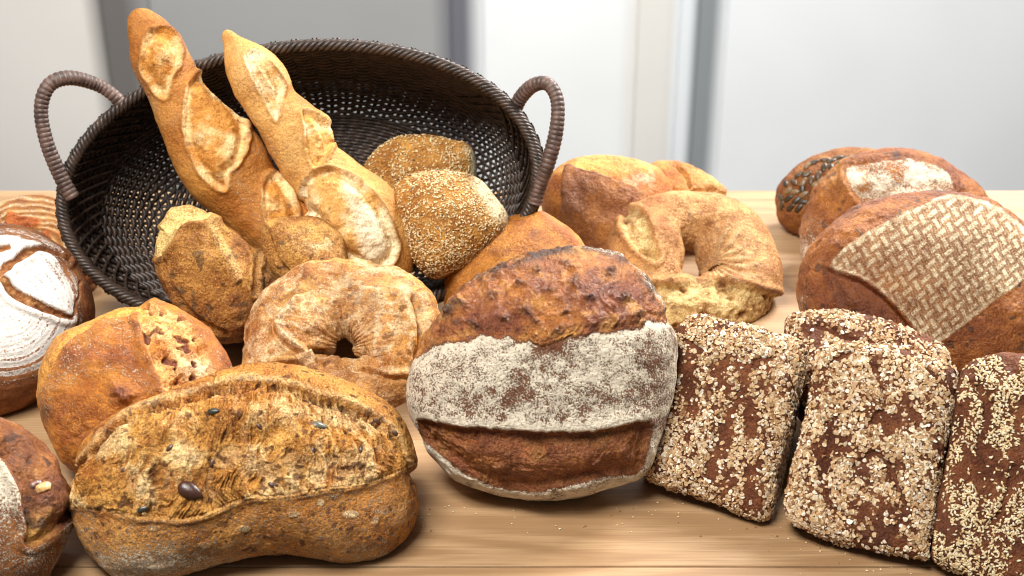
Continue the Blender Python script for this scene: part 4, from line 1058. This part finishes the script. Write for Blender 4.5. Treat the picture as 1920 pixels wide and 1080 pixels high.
boxpart('table_top', (-1.1, 1.3, yf+.0006, yb, -.035, 0), M_wood, .0012)
boxpart('front_edging', (-1.1, 1.3, yf-.05, yf-.0006, -.035, 0), M_wood, .0012)
for lx in (-1.05, 1.2):
    for ly in (yf-.03, yb-.09): boxpart('leg', (lx, lx+.06, ly, ly+.06, -.75, -.035), M_wood, .003)

gcr = np.random.default_rng(77); cv = []; cf = []; cc = []; nn_ = 0
for k in range(90):
    px_, py_ = (gcr.uniform(1180, 1760), 0) if k < 55 else (gcr.uniform(790, 1200), 0)
    py_ = (900+(px_-1200)*.30 if k < 55 else 940)+abs(gcr.normal(0, 26))+8
    p0 = on_z(px_, py_, .0006); r_ = gcr.uniform(.0004, .0012)
    v = gcr.normal(0, 1, (6, 3)); v = np.array([[1, 0, 0], [-1, 0, 0], [0, 1, 0], [0, -1, 0], [0, 0, .6], [0, 0, -.5]])*(.7+.5*gcr.random((6, 1)))
    cv.append(p0+v*r_); cf.append(np.array([[0, 2, 4], [2, 1, 4], [1, 3, 4], [3, 0, 4], [2, 0, 5], [1, 2, 5], [3, 1, 5], [0, 3, 5]])+nn_); nn_ += 6
    cc.append(np.repeat(np.array([[(.75, .55, .3), (.35, .15, .05), (.82, .72, .52)][k % 3]]), 6, 0))
crm = link('bread_crumbs', raw_mesh('bread_crumbs', np.vstack(cv), np.vstack(cf), False, dict(crust=np.vstack(cc))), M_oat)
tag(crm, 'tiny crumbs and oat bits scattered on the table in front of the loaves', 'crumbs', kind='stuff')

def plain(name, col, rough=.8):
    m, nt, b = newmat(name); tc = nt.nodes.new('ShaderNodeTexCoord').outputs['Object']
    f = noise(nt, tc, 1.2, 2)
    c = mixc(nt, maprange(nt, f, .3, .7), tuple(x*.97 for x in col), tuple(min(1, x*1.03) for x in col))
    nt.links.new(c, b.inputs['Base Color']); b.inputs['Roughness'].default_value = rough; b.inputs['Specular IOR Level'].default_value = .1
    return m
WY = 6.2
def wx(px): return (px-960)/FPX*(WY*math.cos(PITCH)+1.0*math.sin(PITCH))
zt = 2.6; zb = -3.2
def wallpart(name, x0, x1, mat, y0=WY, t=.08, label=None):
    m_ = MB(); box(m_, wx(x0), wx(x1), y0, y0+t, zb, zt)
    o = m_.build(name, mat, None, np.zeros(3)); o.data.polygons.foreach_set('use_smooth', np.zeros(6, bool)); tag(o, kind='structure'); return o
def blend(a, b, t): return tuple(x+(y-x)*t for x, y in zip(a, b))
bands = [(-900, 95, (.69, .66, .62)), (138, 180, (.15, .14, .13)), (235, 800, (.31, .31, .305)), (840, 864, (.14, .14, .16)), (905, 1180, (.76, .775, .775)), (1215, 1275, (.68, .66, .62)), (1300, 1320, (.70, .73, .75)), (1338, 1364, (.24, .26, .27)), (1395, 2900, (.755, .775, .785))]
for k, (x0, x1, cl_) in enumerate(bands):
    wallpart('wall_panel', x0, x1, plain('panel_paint', cl_))
    if k+1 < len(bands):                                  # added strips of blended colour, imitating defocused edges between the panels
        nx, nc = bands[k+1][0], bands[k+1][2]; m4 = 10
        for q in range(m4):
            wallpart('wall_blend_strip', x1+(nx-x1)*q/m4, x1+(nx-x1)*(q+1)/m4, plain('blend_strip_paint', blend(cl_, nc, (q+.5)/m4)), WY+.002*(q+1))
m_ = MB(); box(m_, -6, 6, -3, WY+.2, zb-.1, zb); fl_ = m_.build('floor', plain('floor_grey', (.5, .49, .47)), None, np.zeros(3)); tag(fl_, kind='structure')

# ================================================================== LIGHT
w = bpy.data.worlds.new('World'); sc.world = w; w.use_nodes = True
bg = w.node_tree.nodes['Background']; bg.inputs[0].default_value = (.98, .98, 1, 1); bg.inputs[1].default_value = .13
def area(name, loc, target, size, sy, power, col=(1, 1, 1)):
    l = bpy.data.lights.new(name, 'AREA'); l.shape = 'RECTANGLE'; l.size = size; l.size_y = sy; l.energy = power; l.color = col
    o = bpy.data.objects.new(name, l); C.objects.link(o); o.location = loc
    o.rotation_euler = (Vector(target)-Vector(loc)).to_track_quat('-Z', 'Y').to_euler(); return o
area('window_light', (1.5, 2.5, 1.75), (0, 1.2, 0), 1.0, .6, 140, (1, .98, .955))
area('front_fill', (-.55, .45, 1.8), (0, 1.25, 0), 1.0, .6, 58, (1, .965, .92))  # unseen fill lamp for the loaf fronts, above left
area('backdrop_fill', (0, 3.4, 2.4), (0, WY, -.9), 5, 1.0, 335, (1, .985, .965))  # added lamp, out of view, to brighten the backdrop

cam = bpy.data.cameras.new('Camera'); co = bpy.data.objects.new('Camera', cam); C.objects.link(co)
cam.lens = LENS; cam.sensor_width = 36; co.location = CAM; co.rotation_euler = (math.pi/2-PITCH, 0, 0)
cam.clip_start = .05; cam.clip_end = 60
cam.dof.use_dof = True; cam.dof.focus_distance = 1.21; cam.dof.aperture_fstop = 8
sc.camera = co
sc.cycles.filter_width = 1.0
sc.cycles.denoising_prefilter = 'ACCURATE'
sc.cycles.use_adaptive_sampling = False
sc.view_settings.view_transform = 'Standard'; sc.view_settings.look = 'None'; sc.view_settings.exposure = .10; sc.view_settings.gamma = 1
